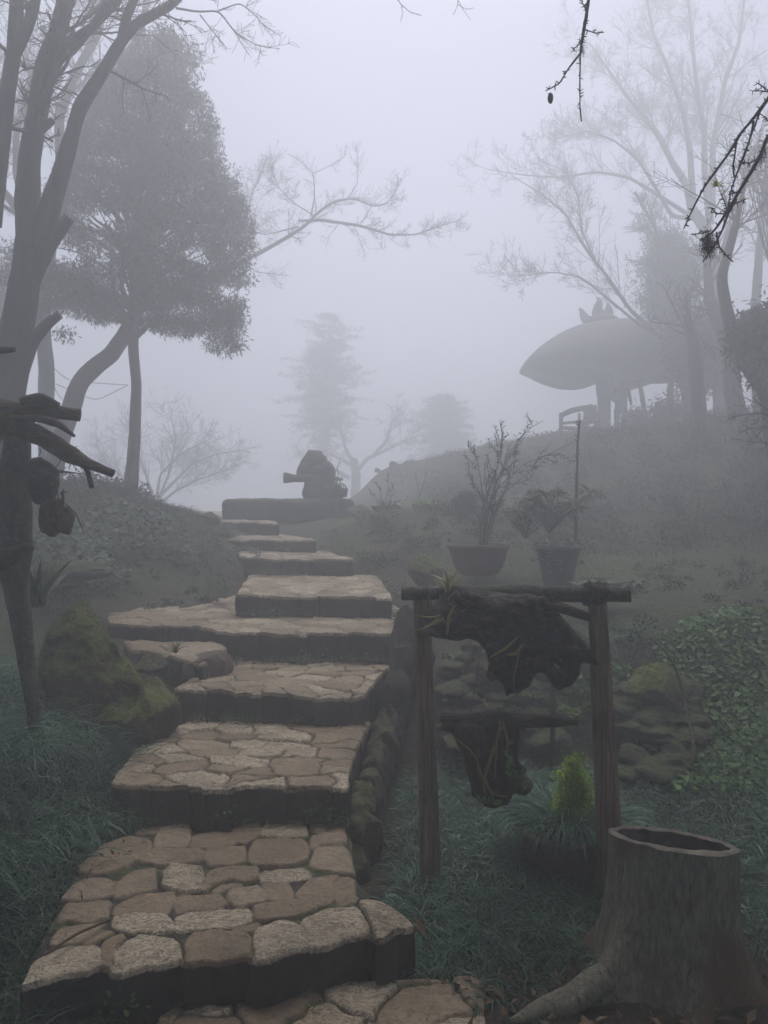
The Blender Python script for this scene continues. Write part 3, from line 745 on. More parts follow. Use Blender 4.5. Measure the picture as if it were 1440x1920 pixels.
# pebbles and crumbs of soil beside the steps
mb = MB(); q1, _, _ = scatter([(-2.2, 5.2), (-1.2, 6.2), (-1.3, 7.5), (-1.6, 9.2), (-2.4, 9.2), (-2.6, 6.0)], 260, 51); q2, _, _ = scatter([(.1, 5.2), (.5, 5.2), (.7, 7.4), (-.2, 9.0), (-.5, 8.6), (-.1, 7)], 220, 52)
q3, _, _ = scatter([(.15, 2.3), (2.6, 2.2), (2.6, 2.6), (.6, 2.62), (.12, 2.7)], 240, 53); q4, _, _ = scatter([(.4, 4.1), (1.6, 4.05), (1.6, 4.9), (.3, 4.9)], 260, 54)
r = np.random.default_rng(8)
for i, c in enumerate(np.concatenate([q1, q2, q3, q4])):
    s_ = r.uniform(.006, .026); rock(mb, c, (s_, s_ * r.uniform(.6, 1.2), s_ * .6), 1, .3, i, 1.5)
tag(mb.build('pebbles', MT['rock'], smooth=False), 'small dark pebbles strewn on the soil beside the steps', 'pebbles', kind='stuff')
# low undergrowth on the hill and the terrace bank
mb = MB(); r = np.random.default_rng(18)
for poly, n, sz, sd in (([(2.2, 8.2), (9, 7.6), (10, 16.4), (4, 16.2), (.8, 15.6), (.9, 11.5)], 760, .26, 61), ([(-.2, 7.6), (.5, 7.4), (2.4, 8.0), (2.2, 9.4), (-.4, 9.4)], 150, .11, 62), ([(-5.5, 7.5), (-2.7, 7.8), (-3.0, 10.4), (-6, 10.6)], 70, .22, 63), ([(1.6, 5.0), (4.5, 5.0), (5, 7.6), (2.6, 7.6)], 120, .08, 64), ([(-2.6, 5.9), (-1.9, 6.2), (-1.2, 7.2), (-1.4, 8.4), (-2.2, 9.4), (-3, 9.0)], 90, .07, 67), ([(.45, 4.5), (1.6, 4.5), (1.7, 5.3), (.4, 5.3)], 60, .07, 68), ([(.1, 16), (2.2, 16.5), (2.6, 17.8), (.1, 17.6)], 60, .14, 65), ([(-5, 8.2), (-3.2, 8.4), (-3.0, 9.6), (-5.5, 9.4)], 40, .2, 66)):
    q, _, _ = scatter(poly, n, sd)
    for i, c in enumerate(q):
        R = sz * r.uniform(.4, 1.2); k = int(130 * min(1, R / .2) + 26); v = r.normal(0, 1, (k, 3)); v[:, 2] = np.abs(v[:, 2]) * .7; v /= np.linalg.norm(v, axis=1, keepdims=True)
        leaves(mb, c + v * R * r.uniform(.3, 1, (k, 1)), .12 * R + .024, .06 * R + .012, i, dirs=v * .7)
tag(mb.build('undergrowth', MT['under']), 'low dark leafy undergrowth clumped over the hillside and banks', 'undergrowth', kind='stuff')

# weeds and grass along the feet and ends of the risers
mb = MB(); r = np.random.default_rng(44)
for (x0, y0, x1, y1, z, n) in ((-1.15, 3.42, -.15, 3.42, .185, 90), (-1.2, 4.33, -.12, 4.33, .375, 110), (-1.2, 5.12, .05, 5.12, .55, 110), (-1.15, 5.84, .06, 5.84, .75, 120), (-1.2, 7.4, -.1, 7.4, .92, 110), (-1.5, 8.4, -.6, 8.4, 1.09, 90), (-1.14, 2.36, -.2, 2.44, .0, 60),
      (-1.72, 7.5, -1.2, 6.0, .86, 160), (-.05, 7.4, .1, 5.9, .86, 140), (-1.6, 9.2, -1.25, 7.6, 1.05, 160), (-.35, 8.6, -.2, 7.5, 1.05, 120), (-2.1, 9.9, -1.7, 8.6, 1.25, 150), (-.8, 9.4, -.5, 8.5, 1.25, 120), (.12, 5.9, .12, 5.1, .74, 90)):
    t = r.uniform(0, 1, n); c = noise(np.c_[t * 9 + x0 * 7, np.full(n, y0)], 1, 3, 2); t = t[c > -.15]; q = np.c_[x0 + (x1 - x0) * t + r.normal(0, .015, len(t)), y0 + (y1 - y0) * t + r.normal(0, .02, len(t)), np.full(len(t), z)]
    blades(mb, np.repeat(q, 5, 0) + r.normal(0, .012, (len(q) * 5, 3)) * [1, 1, 0], .075, .0045, 0, n, 3, .9, .8)
    k = q[::3]; leaves(mb, np.repeat(k, 6, 0) + r.normal(0, .018, (len(k) * 6, 3)) + [0, 0, .02], .026, .016, n, droop=0)
tag(mb.build('step_weeds', MT['turf']), 'small weeds and grass rooted along the feet and ends of the steps', 'weeds', kind='stuff')
# ------------------------------------------------------------------ rocks
def put_rocks(name, specs, mat, label, cat, group=None, sub=4, labels=None, fuzz=0):
    for i, (c, size, seed, rot) in enumerate(specs):
        mb = MB(); rock(mb, c, size, sub, .30, seed, 1.3, rot=rot)
        V = np.concatenate(mb.V)
        o = mb.build(name, mat); tag(o, labels[i] if labels else label, cat, group)
# big mossy boulder left of the steps: one main leaning mass and a lower shoulder
mb = MB()
def lean_rock(mb, px, py_top, py_bot, d, wpx, seed, depth=.25, leanpx=0):
    b = P(px, py_bot, d); t = P(px + leanpx, py_top, d); h = t[2] - b[2]; wd = wpx / FPX * d / 2
    V, F = ICO[5]; V = V.copy()
    n = noise(V + seed, 1.2, seed, 4); f2 = noise(V * 1.0 + seed, 2.6, seed + 3, 2)
    f3 = noise(V * 1.0 + seed, 5, seed + 7, 3); V = V * (1 + .24 * n + .14 * np.round(f2 * 3) / 3 + .07 * f3)[:, None]; V = facets(V, seed, 9, .66, .95)
    wz = 1.0 - .30 * sstep(0, 1, V[:, 2])
    X = V[:, 0] * wd * wz + (t[0] - b[0]) * (V[:, 2] + 1) / 2; Y = V[:, 1] * depth * wz; Z = (V[:, 2] + .85) / 1.85 * h
    mb.add(np.c_[X + b[0], Y + b[1] , Z + b[2] - .03], None, F)
lean_rock(mb, 170, 1118, 1420, 4.25, 235, 3, .28, -20)
lean_rock(mb, 205, 1240, 1400, 4.15, 150, 8, .22, 0)
lean_rock(mb, 285, 1262, 1395, 4.10, 105, 5, .18, -8)
lean_rock(mb, 100, 1180, 1420, 4.35, 110, 15, .25, 0)
boulder = remeshed('boulder', mb, MT['mossrock'], .014, amp=.045, scale=7, seed=3, smooth_it=0)
tag(boulder, 'large moss covered boulder with dark hollow standing left of the steps', 'boulder')
bv = np.zeros(len(boulder.data.vertices) * 3); boulder.data.vertices.foreach_get('co', bv); bv = bv.reshape(-1, 3) + np.array(boulder.location)
bn = np.zeros(len(bv) * 3); boulder.data.vertices.foreach_get('normal', bn); bn = bn.reshape(-1, 3)
r = np.random.default_rng(5); m = (bn[:, 2] > .05) & (noise(bv, 3, 2, 3) > -.25); ii = r.choice(np.where(m)[0], 9000)
mb = MB(); blades(mb, bv[ii] + r.normal(0, .006, (len(ii), 3)), .022, .004, .4, 3, 2, .8, .9)
mo = mb.build('moss', MT['mossfuzz'], boulder)
mb = MB(); rock(mb, P(388, 1243, 4.85) + [0, 0, -.03], (.155, .13, .12), 4, .22, 9, 1.5)
tag(mb.build('rock', MT['pinkrock']), 'pinkish pale rough rock sitting on the corner of a wide step', 'rock')
mb = MB(); rock(mb, P(285, 1245, 4.55), (.10, .12, .06), 4, .3, 19, 1.5, rot=.4)
tag(mb.build('rock', MT['rock']), 'small dark wedge rock behind the shoulder of the mossy boulder', 'rock')
# upright stones and retaining wall to the right of the steps
for px, pt, pb, d, wpx, sd, lab, mt in (
    (770, 1118, 1330, 4.9, 95, 21, 'tall grey upright stone right of the steps behind the frame post', 'rock'),
    (822, 1075, 1130, 5.6, 60, 25, 'dark round stone peeking above the left end of the beam', 'rock'),
    (1235, 1235, 1330, 4.5, 120, 27, 'brown mossy rock at the top of the layered bank rocks', 'mossrock'),
    (1315, 1425, 1480, 4.1, 110, 29, 'small reddish brown rock at the foot of the pennywort bank', 'rock'),
    (1200, 1045, 1105, 7.4, 60, 30, 'leftmost of the dark stones edging the upper lawn', 'rock'),
    (1255, 1060, 1105, 7.4, 70, 31, 'second from left of the dark stones edging the upper lawn', 'rock'),
    (1330, 1065, 1108, 7.5, 90, 32, 'long low dark stone edging the upper lawn', 'rock'),
    (1410, 1060, 1108, 7.5, 80, 33, 'rightmost of the dark stones edging the upper lawn', 'rock'),
    (395, 955, 985, 9.2, 50, 34, 'round dark stone at left end of the uppermost steps', 'rock'),
    (672, 940, 975, 10.3, 60, 36, 'rough dark stone at the right end of the statue wall', 'rock'),
    (797, 1035, 1095, 6.4, 70, 37, 'low rounded mossy stone left of the big bowl planter', 'mossrock'),
    (130, 1040, 1080, 5.9, 150, 38, 'dark flat stone in the shadow behind the left branch stand', 'rock'),
    (740, 1240, 1330, 4.6, 70, 39, 'low dark block beside the edge of the fourth step', 'rock'),
    (1130, 1330, 1430, 4.6, 100, 40, 'dark boulder half hidden behind the tall right pole', 'rock')):
    mb = MB(); lean_rock(mb, px, pt, pb, d, wpx, sd, wpx / FPX * d * .42)
    tag(mb.build('rock', MT[mt]), lab, 'rock')
# rough piles of layered rock in the bank
def rock_pile(x0, x1, y0, y1, d0, d1, n, sz, seed, label):
    mb = MB(); r = np.random.default_rng(seed)
    for i in range(n):
        f = i / (n - 1); px = r.uniform(x0, x1); py = y1 + (y0 - y1) * f + r.normal(0, 4); d = d0 + (d1 - d0) * f + r.normal(0, .03)
        s_ = sz * r.uniform(.6, 1.5); rock(mb, P(px, py, d), (s_, s_ * .9, s_ * r.uniform(.32, .55)), 4, .3, seed * 50 + i, 1.6, rot=r.uniform(0, 3))
    o = remeshed('rock_pile', mb, MT['rock'], .009, amp=.016, scale=16, seed=seed, smooth_it=0)
    return tag(o, label, 'rock pile')
rock_pile(1160, 1305, 1275, 1460, 4.05, 4.6, 46, .085, 3, 'rough dark pile of layered rocks right of the tall pole')
rock_pile(840, 950, 1200, 1420, 4.3, 4.9, 40, .085, 4, 'dark mossy rock pile seen through the left of the frame')
rock_pile(960, 1080, 1260, 1400, 4.4, 4.9, 30, .075, 5, 'low rough rock pile behind the lower hanging log')
# mossy side wall of the staircase on the right
mb = MB()
for i in range(60):
    t = i / 59; y = 3.3 + t * 2.2
    rr = np.random.default_rng(i)
    x = np.interp(y, [3.3, 3.6, 4.3, 4.8, 5.5], [-.13, -.12, -.02, .10, .14]) + rr.uniform(-.02, .03)
    zt = np.interp(y, [3.3, 3.45, 4.25, 4.4, 5.1, 5.3], [.14, .27, .33, .42, .5, .64]) - rr.uniform(0.01, .05)
    rock(mb, (x, y, zt - .16), (.085, .07, .17), 3, .3, i, 1.5, rot=rr.uniform(0, 3))
sw = remeshed('side_wall', mb, MT['wallmoss'], .014, amp=.03, scale=12, smooth_it=0)
sw['label'] = 'rough mossy stone wall holding up the right side of the steps'; sw['category'] = 'retaining wall'
# statue wall (flat slab bench)
mb = MB()
a = P(420, 960, 10.6); 
for i, (x0, x1) in enumerate(((418, 470), (462, 525), (518, 585), (578, 640), (610, 660))):
    p0 = P(x0, 956, 10.8); p1 = P(x1, 956, 10.8)
    c = (p0 + p1) / 2; V, F = ICO[4]
    V2 = np.sign(V) * np.abs(V) ** .35
    V2 = V2 * [(p1[0] - p0[0]) / 2 * 1.08, .45, .18] * (1 + .05 * noise(V * 2 + i, 2, i, 3))[:, None]
    mb.add(V2 + c + [0, .3, -.02], None, F)
wl = remeshed('stone_wall', mb, MT['slab'], .03, amp=.012, scale=6, smooth_it=1)
tag(wl, 'low dark stone ledge carrying the statue at the top of the steps', 'stone wall')

# ------------------------------------------------------------------ statue
st = thing('statue', tuple(P(605, 934, 11)), 'grey carved statue of a long haired bust with a horizontal horn on the ledge', 'statue')
mb = MB()
def ell(mb, px, py, d, rx, rz, ry=None, rot=0, sub=4):
    V, F = ICO[sub]; V = V * [rx / FPX * d, (ry or min(rx, rz)) / FPX * d, rz / FPX * d]
    c, s = math.cos(rot), math.sin(rot); V = np.c_[V[:, 0] * c - V[:, 2] * s, V[:, 1], V[:, 0] * s + V[:, 2] * c]
    mb.add(V + P(px, py, d), None, F)
ell(mb, 600, 912, 11, 30, 32, 22); ell(mb, 605, 885, 11, 24, 22, 20); ell(mb, 606, 925, 11, 40, 26, 26)
b1 = remeshed('torso', mb, MT['statue'], .018, st, amp=.012, scale=9, smooth_it=3)
mb = MB(); ell(mb, 598, 868, 11, 15, 17, 16); ell(mb, 611, 872, 10.97, 3, 4, 4); ell(mb, 604, 880, 11, 9, 7, 9)
remeshed('head', mb, MT['statue'], .012, st, amp=.004, scale=12)
mb = MB(); tube(mb, [P(603, 856, 11.05), P(588, 858, 11.08), P(577, 874, 11.08), P(566, 888, 11.02), P(560, 896, 11)], [.10, .13, .12, .09, .05], 14, rough=.12)
ell(mb, 596, 861, 11.05, 17, 11, 17)
remeshed('hair', mb, MT['statue'], .014, st, amp=.01, scale=14)
mb = MB(); tube(mb, [P(532, 896, 10.95), P(536, 896, 10.95), P(552, 897, 10.95), P(580, 897, 10.9), P(620, 897, 10.9), P(643, 899, 10.95)], [.075, .078, .052, .055, .045, .012], 14, rough=.08)
mb.build('horn', MT['statue'], st)
# planter trough and small domed cage beside the statue
pl = thing('planter_trough', tuple(P(627, 930, 10.7)), 'small stone trough of thin stems in front of the statue', 'planter')
mb = MB(); V = np.array([[x, y, z] for z in (0, 1) for x, y in ((-1, -1), (1, -1), (1, 1), (-1, 1))], float)
def box(mb, c, sx, sy, sz, taper=1.0, tone=.5, rotz=0, bev=0):
    V = np.array([[-1, -1, 0], [1, -1, 0], [1, 1, 0], [-1, 1, 0]], float)
    B = V * [sx / 2, sy / 2, 0]; T = V * [sx / 2 * taper, sy / 2 * taper, 0] + [0, 0, sz]
    A = np.vstack([B, T]); cs, sn = math.cos(rotz), math.sin(rotz)
    A = np.c_[A[:, 0] * cs - A[:, 1] * sn, A[:, 0] * sn + A[:, 1] * cs, A[:, 2]] + np.asarray(c)
    mb.add(A, [[0, 3, 2, 1], [4, 5, 6, 7], [0, 1, 5, 4], [1, 2, 6, 5], [2, 3, 7, 6], [3, 0, 4, 7]], None, tone)
c = P(627, 932, 10.7); box(mb, c, .34, .16, .12, 1.1); mb.build('trough', MT['slab'], pl, smooth=False)
mb = MB()
for i in range(9):
    r = np.random.default_rng(i); b = P(618 + i * 2, 922, 10.7); t = P(612 + i * 4 + r.uniform(-6, 6), r.uniform(850, 895), 10.7)
    q = smooth_line([b, (b + t) / 2 + r.normal(0, .02, 3), t], 8); tube(mb, q, [.005, .003], 4)
    leaves(mb, q[4:], .035, .015, i)
mb.build('stems', MT['shrub'], pl)
dm = thing('wire_cage', tuple(P(640, 918, 10.6)), 'tiny domed wire cover standing beside the statue planter', 'wire cage'); mb = MB()
for i in range(6):
    an = i * math.pi / 6; c = P(640, 918, 10.6)
    tt = np.linspace(0, math.pi, 9); q = np.c_[.075 * np.cos(tt) * math.cos(an), .075 * np.cos(tt) * math.sin(an), .085 * np.sin(tt)] + c
    tube(mb, q, .004, 4)
mb.build('hoops', MT['rope'], dm)

# ------------------------------------------------------------------ stump
SB = np.array([.985, 2.62, 0.0])
stp = thing('tree_stump', tuple(SB), 'hollow cut tree stump with flaring roots at the lower right', 'stump')
na, nh = 140, 70
th = np.linspace(0, 2 * np.pi, na, endpoint=False); t = np.linspace(0, 1, nh)
TH, T_ = np.meshgrid(th, t)
top = .448
flare = .208 + .008 * (1 - T_) + .07 * (1 - T_) ** 6
lob = np.zeros_like(TH)
for ang, amp, wd in ((math.radians(205), .42, .22), (math.radians(268), .17, .2), (math.radians(320), .22, .24), (math.radians(150), .2, .3), (math.radians(20), .25, .3), (math.radians(85), .2, .3)):
    dd = np.abs((TH - ang + np.pi) % (2 * np.pi) - np.pi); lob += amp * np.exp(-(dd / wd) ** 2)
R_ = flare + lob * .62 * (1 - T_) ** 4.0
p3 = np.c_[np.cos(TH).ravel() * 3, np.sin(TH).ravel() * 3, T_.ravel() * 1.2]
R_ = R_ + (.013 * noise(p3, 1.5, 3, 4) - .003 * np.abs(noise(p3 * [1, 1, .25], 5, 13, 2))).reshape(R_.shape) + .005 * noise(p3 * [4, 4, .8], 3, 9, 3).reshape(R_.shape)
kn = np.exp(-(((TH - math.radians(268)) / .14) ** 2 + ((T_ - .42) / .06) ** 2)); R_ += .018 * kn
zt = top - .019 * np.cos(TH) - .044 * np.sin(TH)        # the saw cut tips away to the back right
Z_ = -.06 + (zt + .06) * T_ ** .92
Vst = np.stack([SB[0] + R_ * np.cos(TH), SB[1] + R_ * np.sin(TH), Z_], -1)
ix = np.arange(na * nh).reshape(nh, na); nx1 = np.roll(ix, -1, 1)
q = np.stack([ix[:-1], nx1[:-1], nx1[1:], ix[1:]], -1).reshape(-1, 4)
mb = MB(); mb.add(Vst.reshape(-1, 3), q); mb.build('bark', MT['stump'], stp)
def rim(inner, outer, zfun, name, mat, nr=8):
    mb = MB(); G_ = []
    for i in range(nr + 1): G_.append(outer + (inner - outer) * i / nr)
    V = np.stack(G_); a, b = V.shape[:2]; ix = np.arange(a * b).reshape(a, b); n1 = np.roll(ix, -1, 1)
    q = np.stack([ix[:-1], n1[:-1], n1[1:], ix[1:]], -1).reshape(-1, 4); mb.add(V.reshape(-1, 3), q); return mb.build(name, mat, stp)
outer = Vst[-1]; cen = np.array([SB[0], SB[1], 0])
rin = .178 + .014 * noise(np.c_[np.cos(th), np.sin(th)], 1.8, 4, 3)
inner = np.stack([SB[0] + rin * np.cos(th), SB[1] + rin * np.sin(th), zt[-1] - .006], -1)
V = [outer]
for i in range(1, 9):
    f = i / 8; m_ = outer + (inner - outer) * f; m_[:, 2] = zt[-1] + .004 * math.sin(f * 3.1) + .004 * noise(m_ * 20, 2, 5, 2); V.append(m_)
V = np.stack(V); ix = np.arange(V.shape[0] * na).reshape(-1, na); n1 = np.roll(ix, -1, 1)
mb = MB(); mb.add(V.reshape(-1, 3), np.stack([ix[:-1], n1[:-1], n1[1:], ix[1:]], -1).reshape(-1, 4)); mb.build('cut_rim', MT['cut'], stp)
hh = [V[-1]]
for i in range(1, 22):
    f = i / 21; rr = rin * (1 - .85 * max(0, f - .35) / .65) + .008 * noise(np.c_[np.cos(th) * 3, np.sin(th) * 3, np.full(na, f * 6)], 1.4, 8, 3)
    hh.append(np.stack([SB[0] + rr * np.cos(th), SB[1] + rr * np.sin(th), V[-1][:, 2] - .075 * min(1, f / .35)], -1))
hh = np.stack(hh); ix = np.arange(hh.shape[0] * na).reshape(-1, na); n1 = np.roll(ix, -1, 1)
mb = MB(); mb.add(hh.reshape(-1, 3), np.stack([ix[:-1], n1[:-1], n1[1:], ix[1:]], -1).reshape(-1, 4)); mb.build('hollow', MT['hollow'], stp)
ROOTS = (([(1120, 1800, 2.55), (1060, 1835, 2.5), (1000, 1868, 2.45), (940, 1890, 2.42)], [.04, .032, .024, .010]),
                ([(1140, 1830, 2.45), (1080, 1870, 2.42), (1010, 1895, 2.40), (960, 1925, 2.35)], [.045, .042, .032, .012]),
                ([(1130, 1790, 2.62), (1050, 1815, 2.62), (985, 1822, 2.62)], [.05, .03, .012]))
def f_root(mb, i):
    pts, rr = ROOTS[i]; q = smooth_line([P(*p) for p in pts], 16); q[:, 2] = np.maximum(q[:, 2], .005); tube(mb, q, rr, 12, rough=.25, seed=4, rscale=14)
pieces('root', MT['stump'], stp, 1, lambda m_, i: f_root(m_, 1))

# ------------------------------------------------------------------ pole frame (right)
fr = thing('pole_frame', tuple(P(960, 1680, 3.2)), 'rustic frame of two peeled poles under a barked cross beam', 'rustic frame')
def pole(parent, pts, rads, name, mat, rough=.06, sides=22, n=60, seed=0, label=None):
    mb = MB(); q = smooth_line([P(*p) for p in pts], n, 3); tube(mb, q, rads, sides, rough=rough, seed=seed, rscale=7)
    o = mb.build(name, mat, parent); 
    if label: o['label'] = label
    return o
pole(fr, [(790, 1112, 3.25), (797, 1300, 3.25), (803, 1500, 3.25), (809, 1680, 3.23)], [.035, .036, .042, .046], 'post', MT['post'], seed=2)
pole(fr, [(1119, 1106, 3.05), (1128, 1300, 3.05), (1140, 1520, 3.04), (1143, 1740, 3.04)], [.036, .042, .049, .052], 'post', MT['post'], seed=5)
pole(fr, [(754, 1113, 3.22), (850, 1112, 3.18), (960, 1110, 3.12), (1070, 1114, 3.06), (1183, 1115, 2.98)], [.028, .029, .031, .031, .029], 'beam', MT['birch'], .16, seed=7)
mb = MB()
for i in range(7):
    c = P(1098 + i * 6, 1113, 3.02); tt = np.linspace(0, 2 * np.pi, 18); rr = .040 + .004 * math.sin(i * 2.1)
    tube(mb, np.c_[np.full(18, c[0]) + .006 * np.sin(tt), c[1] + rr * np.cos(tt), c[2] + rr * np.sin(tt) * 1.05], .0055, 5)
rock(mb, P(1118, 1105, 3.02), (.045, .035, .028), 3, .3, 4)
mb.build('lashing', MT['drift'], fr)

def sheet_blob(outline, d, thick, name, mat, parent=None, step_px=4, holes=(), amp=.015, seed=0, dtilt=0, scale=9):
    """an irregular solid slab of wood: outline, thick in the middle, rounded to its edge"""
    poly = np.array(outline, float)
    x0, y0 = poly.min(0) - step_px; x1, y1 = poly.max(0) + step_px
    X, Y = np.meshgrid(np.arange(x0, x1, step_px), np.arange(y0, y1, step_px)); p = np.c_[X.ravel(), Y.ravel()]
    sm = resample(np.vstack([poly, poly[:1]]), 220)[:-1]
    sm = sm + 3.0 * np.c_[noise(sm, .05, seed + 1), noise(sm, .05, seed + 2)]
    ins = inpoly(p, sm); ds, nr_ = polydist(p, sm)
    for hp in holes:
        h = resample(np.vstack([hp, hp[:1]]), 60)[:-1]; ih = inpoly(p, h); dh, nh_ = polydist(p, h)
        ins &= ~ih; m = dh < ds; ds[m] = dh[m]; nr_[m] = nh_[m]
    ny_, nx_ = X.shape; I = ins.reshape(ny_, nx_)
    near_edge = (~ins) & (ds < step_px * 1.0)
    use = (ins | near_edge).reshape(ny_, nx_)
    p2 = p.copy(); p2[near_edge] = nr_[near_edge]; ds2 = np.where(ins, ds, 0)
    cell = use[:-1, :-1] & use[1:, :-1] & use[1:, 1:] & use[:-1, 1:]
    ix = np.arange(ny_ * nx_).reshape(ny_, nx_)
    q = np.stack([ix[:-1, :-1], ix[1:, :-1], ix[1:, 1:], ix[:-1, 1:]], -1)[cell]
    s = 1 / FPX * d; half = thick * np.sqrt(np.clip(1 - (1 - np.clip(ds2 * s / thick, 0, 1)) ** 2, 0, 1)) + .002
    base = np.array([P(a, b, d) for a, b in p2])
    nzv = noise(base, scale, seed, 5); rg = np.abs(noise(base * [1, 1, .5], scale * 1.6, seed + 6, 3))
    fr_ = base.copy(); bk = base.copy(); k = sstep(0, 8, ds2)
    fr_[:, 1] -= half * (1 + .5 * nzv) + k * amp * (nzv - 1.6 * rg + .5); bk[:, 1] += half * (1 - .4 * nzv)
    fr_[:, 1] += dtilt * (p2[:, 0] - poly[:, 0].mean()) * s; bk[:, 1] += dtilt * (p2[:, 0] - poly[:, 0].mean()) * s
    n = len(p); qb = q[:, ::-1] + n
    # edge walls
    e = {}
    for f in q:
        for a_, b_ in zip(f, np.roll(f, -1)):
            e[(a_, b_)] = 1
    wq = [(b_, a_, a_ + n, b_ + n) for (a_, b_) in e if (b_, a_) not in e]
    allq = np.concatenate([q, qb, np.array(wq, int)])
    used = np.unique(allq); rem = np.full(2 * n, -1); rem[used] = np.arange(len(used))
    mb = MB(); mb.add(np.vstack([fr_, bk])[used], rem[allq]); return mb.build(name, mat, parent)
dw = sheet_blob([(792,1190),(800,1150),(830,1118),(850,1098),(900,1108),(950,1112),(1000,1110),(1030,1128),(1060,1165),(1090,1200),(1115,1235),(1118,1248),(1100,1240),(1085,1238),(1080,1260),(1070,1280),(1045,1292),(1030,1280),(1020,1262),(1010,1258),(1000,1266),(992,1285),(975,1300),(958,1300),(950,1308),(945,1285),(935,1275),(922,1280),(912,1268),(918,1245),(910,1220),(895,1202),(880,1198),(860,1204),(830,1200),(805,1195)],
    3.10, .055, 'driftwood', MT['drift'], holes=[[(1040,1228),(1050,1234),(1052,1246),(1044,1254),(1036,1244)]], amp=.05, seed=3, dtilt=-.15)
tag(dw, 'black ragged driftwood slab hanging below the frame beam', 'driftwood')
r = np.random.default_rng(71)
KN = [[(850,1115),(900,1150),(925,1200),(930,1255)], [(870,1112),(930,1140),(965,1190),(955,1290)], [(980,1118),(985,1170),(1000,1215),(985,1262)], [(1010,1120),(1040,1165),(1075,1205),(1108,1236)], [(815,1165),(850,1180),(885,1175),(915,1190)],
      [(1000,1125),(1020,1180),(1030,1225),(1068,1268)], [(905,1118),(880,1145),(850,1170),(820,1180)], [(950,1120),(960,1150),(1000,1180),(1050,1215)], [(930,1180),(945,1215),(975,1240),(978,1285)], [(1040,1150),(1060,1190),(1070,1225),(1080,1245)]]
def f_knot(mb, i):
    pts = KN[i]; rr = [(.022, .016, .012, .005), (.018, .02, .014, .006)][i % 2]
    q = smooth_line([P(a + r.normal(0, 3), b, 3.04 + r.uniform(-.006, .012)) for a, b in pts], 34, 1); q[:, 0] += .012 * noise(q, 22, i); tube(mb, q, rr, 10, rough=.5, seed=i, rscale=28)
pieces('root_strand', MT['drift'], dw, len(KN), f_knot)
mb = MB(); q = smooth_line([P(1030, 1133, 3.08), P(1060, 1142, 3.0), P(1108, 1158, 2.97)], 12); tube(mb, q, [.022, .02, .016], 12, rough=.25); mb.build('broken_limb', MT['drift'], dw)
CANES = (([(970, 1195), (950, 1214), (920, 1232)], .0055), ([(980, 1208), (968, 1226), (948, 1228)], .006), ([(852, 1136), (842, 1155), (838, 1190)], .006),
    ([(785, 1182), (810, 1172), (832, 1160)], .005), ([(783, 1155), (810, 1158), (828, 1152)], .003), ([(974, 1210), (970, 1245), (962, 1270), (964, 1298)], .0022), ([(938, 1130), (950, 1142), (956, 1150)], .003), ([(800, 1178), (815, 1165), (825, 1160)], .004))
def f_cane(mb, i):
    pts, rr = CANES[i]; q = smooth_line([P(a, b, 3.01) for a, b in pts], 12, 1); tube(mb, q, [rr * .6, rr, rr, rr * .5], 7, tone=.8, rough=.2, rscale=60)
pieces('orchid_cane', MT['orchid'], dw, len(CANES), f_cane)
def strap_plant(name, c, n, L, W, mat, label, cat, seed=0, droop=.5, up=.6, segs=6):
    mb = MB(); blades(mb, np.tile(np.asarray(c, float), (n, 1)) + rng.normal(0, .006, (n, 3)), L, W, 0, seed, segs, droop, up)
    return tag(mb.build(name, mat), label, cat)
strap_plant('air_plant', P(842, 1105, 3.12), 16, .11, .010, MT['orchid'], 'small yellow green strap leaved plant perched on left of the beam', 'plant', 3)
strap_plant('air_plant', P(812, 1150, 3.15), 12, .11, .007, MT['orchid'], 'thin leaved plant tucked beside the top of the left post', 'plant', 4)
strap_plant('ground_plant', G(818, 1262, .25), 6, .13, .03, MT['penny_far'], 'pale wide leaved seedling between the left post and mossy boulder', 'plant', 6, .3)

# hanging lower log with root basket
lg = thing('hanging_log', tuple(P(950, 1360, 3.12)), 'weathered split log with trailing root mass hanging in the frame', 'hanging log')
mb = MB(); q = smooth_line([P(826, 1344, 3.14), P(880, 1350, 3.13), P(960, 1352, 3.1), P(1030, 1352, 3.07), P(1084, 1354, 3.05)], 60, 2)
n0 = MB(); tube(mb, q, [.018, .036, .040, .030, .026, .022, .010], 16, rough=.45, seed=8, rscale=9)
tube(mb, smooth_line([P(828, 1362, 3.12), P(900, 1366, 3.1), P(985, 1362, 3.08)], 30), [.02, .03, .016], 12, rough=.4, seed=2, rscale=10)
mb.build('log', MT['log'], lg)
rb = sheet_blob([(842,1368),(900,1362),(960,1366),(975,1385),(970,1420),(985,1450),(1000,1470),(985,1490),(962,1485),(955,1500),(930,1510),(905,1508),(885,1490),(880,1455),(868,1420),(858,1395)], 3.12, .06, 'root_mass', MT['rootball'], lg, amp=.04, seed=12)
def f_fib(mb, i):
    x0 = 850 + r.uniform(0, 125); x1 = 895 + (x0 - 850) * .62 + r.normal(0, 6); y1 = r.uniform(1420, 1512)
    q = smooth_line([P(x0, 1362, 3.06), P((x0 + x1) / 2 + r.normal(0, 8), (1362 + y1) / 2, 3.04), P(x1, y1, 3.06)], 24, 1); q[:, 0] += .006 * noise(q, 30, i); tube(mb, q, [.009, .006, .003], 7, rough=.5, seed=i, rscale=40)
pieces('root_fibre', MT['rootball'], lg, 34, f_fib)
TRAIL = ([(938, 1352), (930, 1400), (928, 1460)], [(942, 1352), (952, 1390), (950, 1420)], [(932, 1390), (915, 1440), (905, 1470), (912, 1490)], [(895, 1430), (905, 1460), (925, 1490), (950, 1494)], [(855, 1385), (880, 1405), (895, 1425), (898, 1450)], [(925, 1400), (908, 1455), (925, 1498)], [(936, 1356), (938, 1372), (944, 1356)])
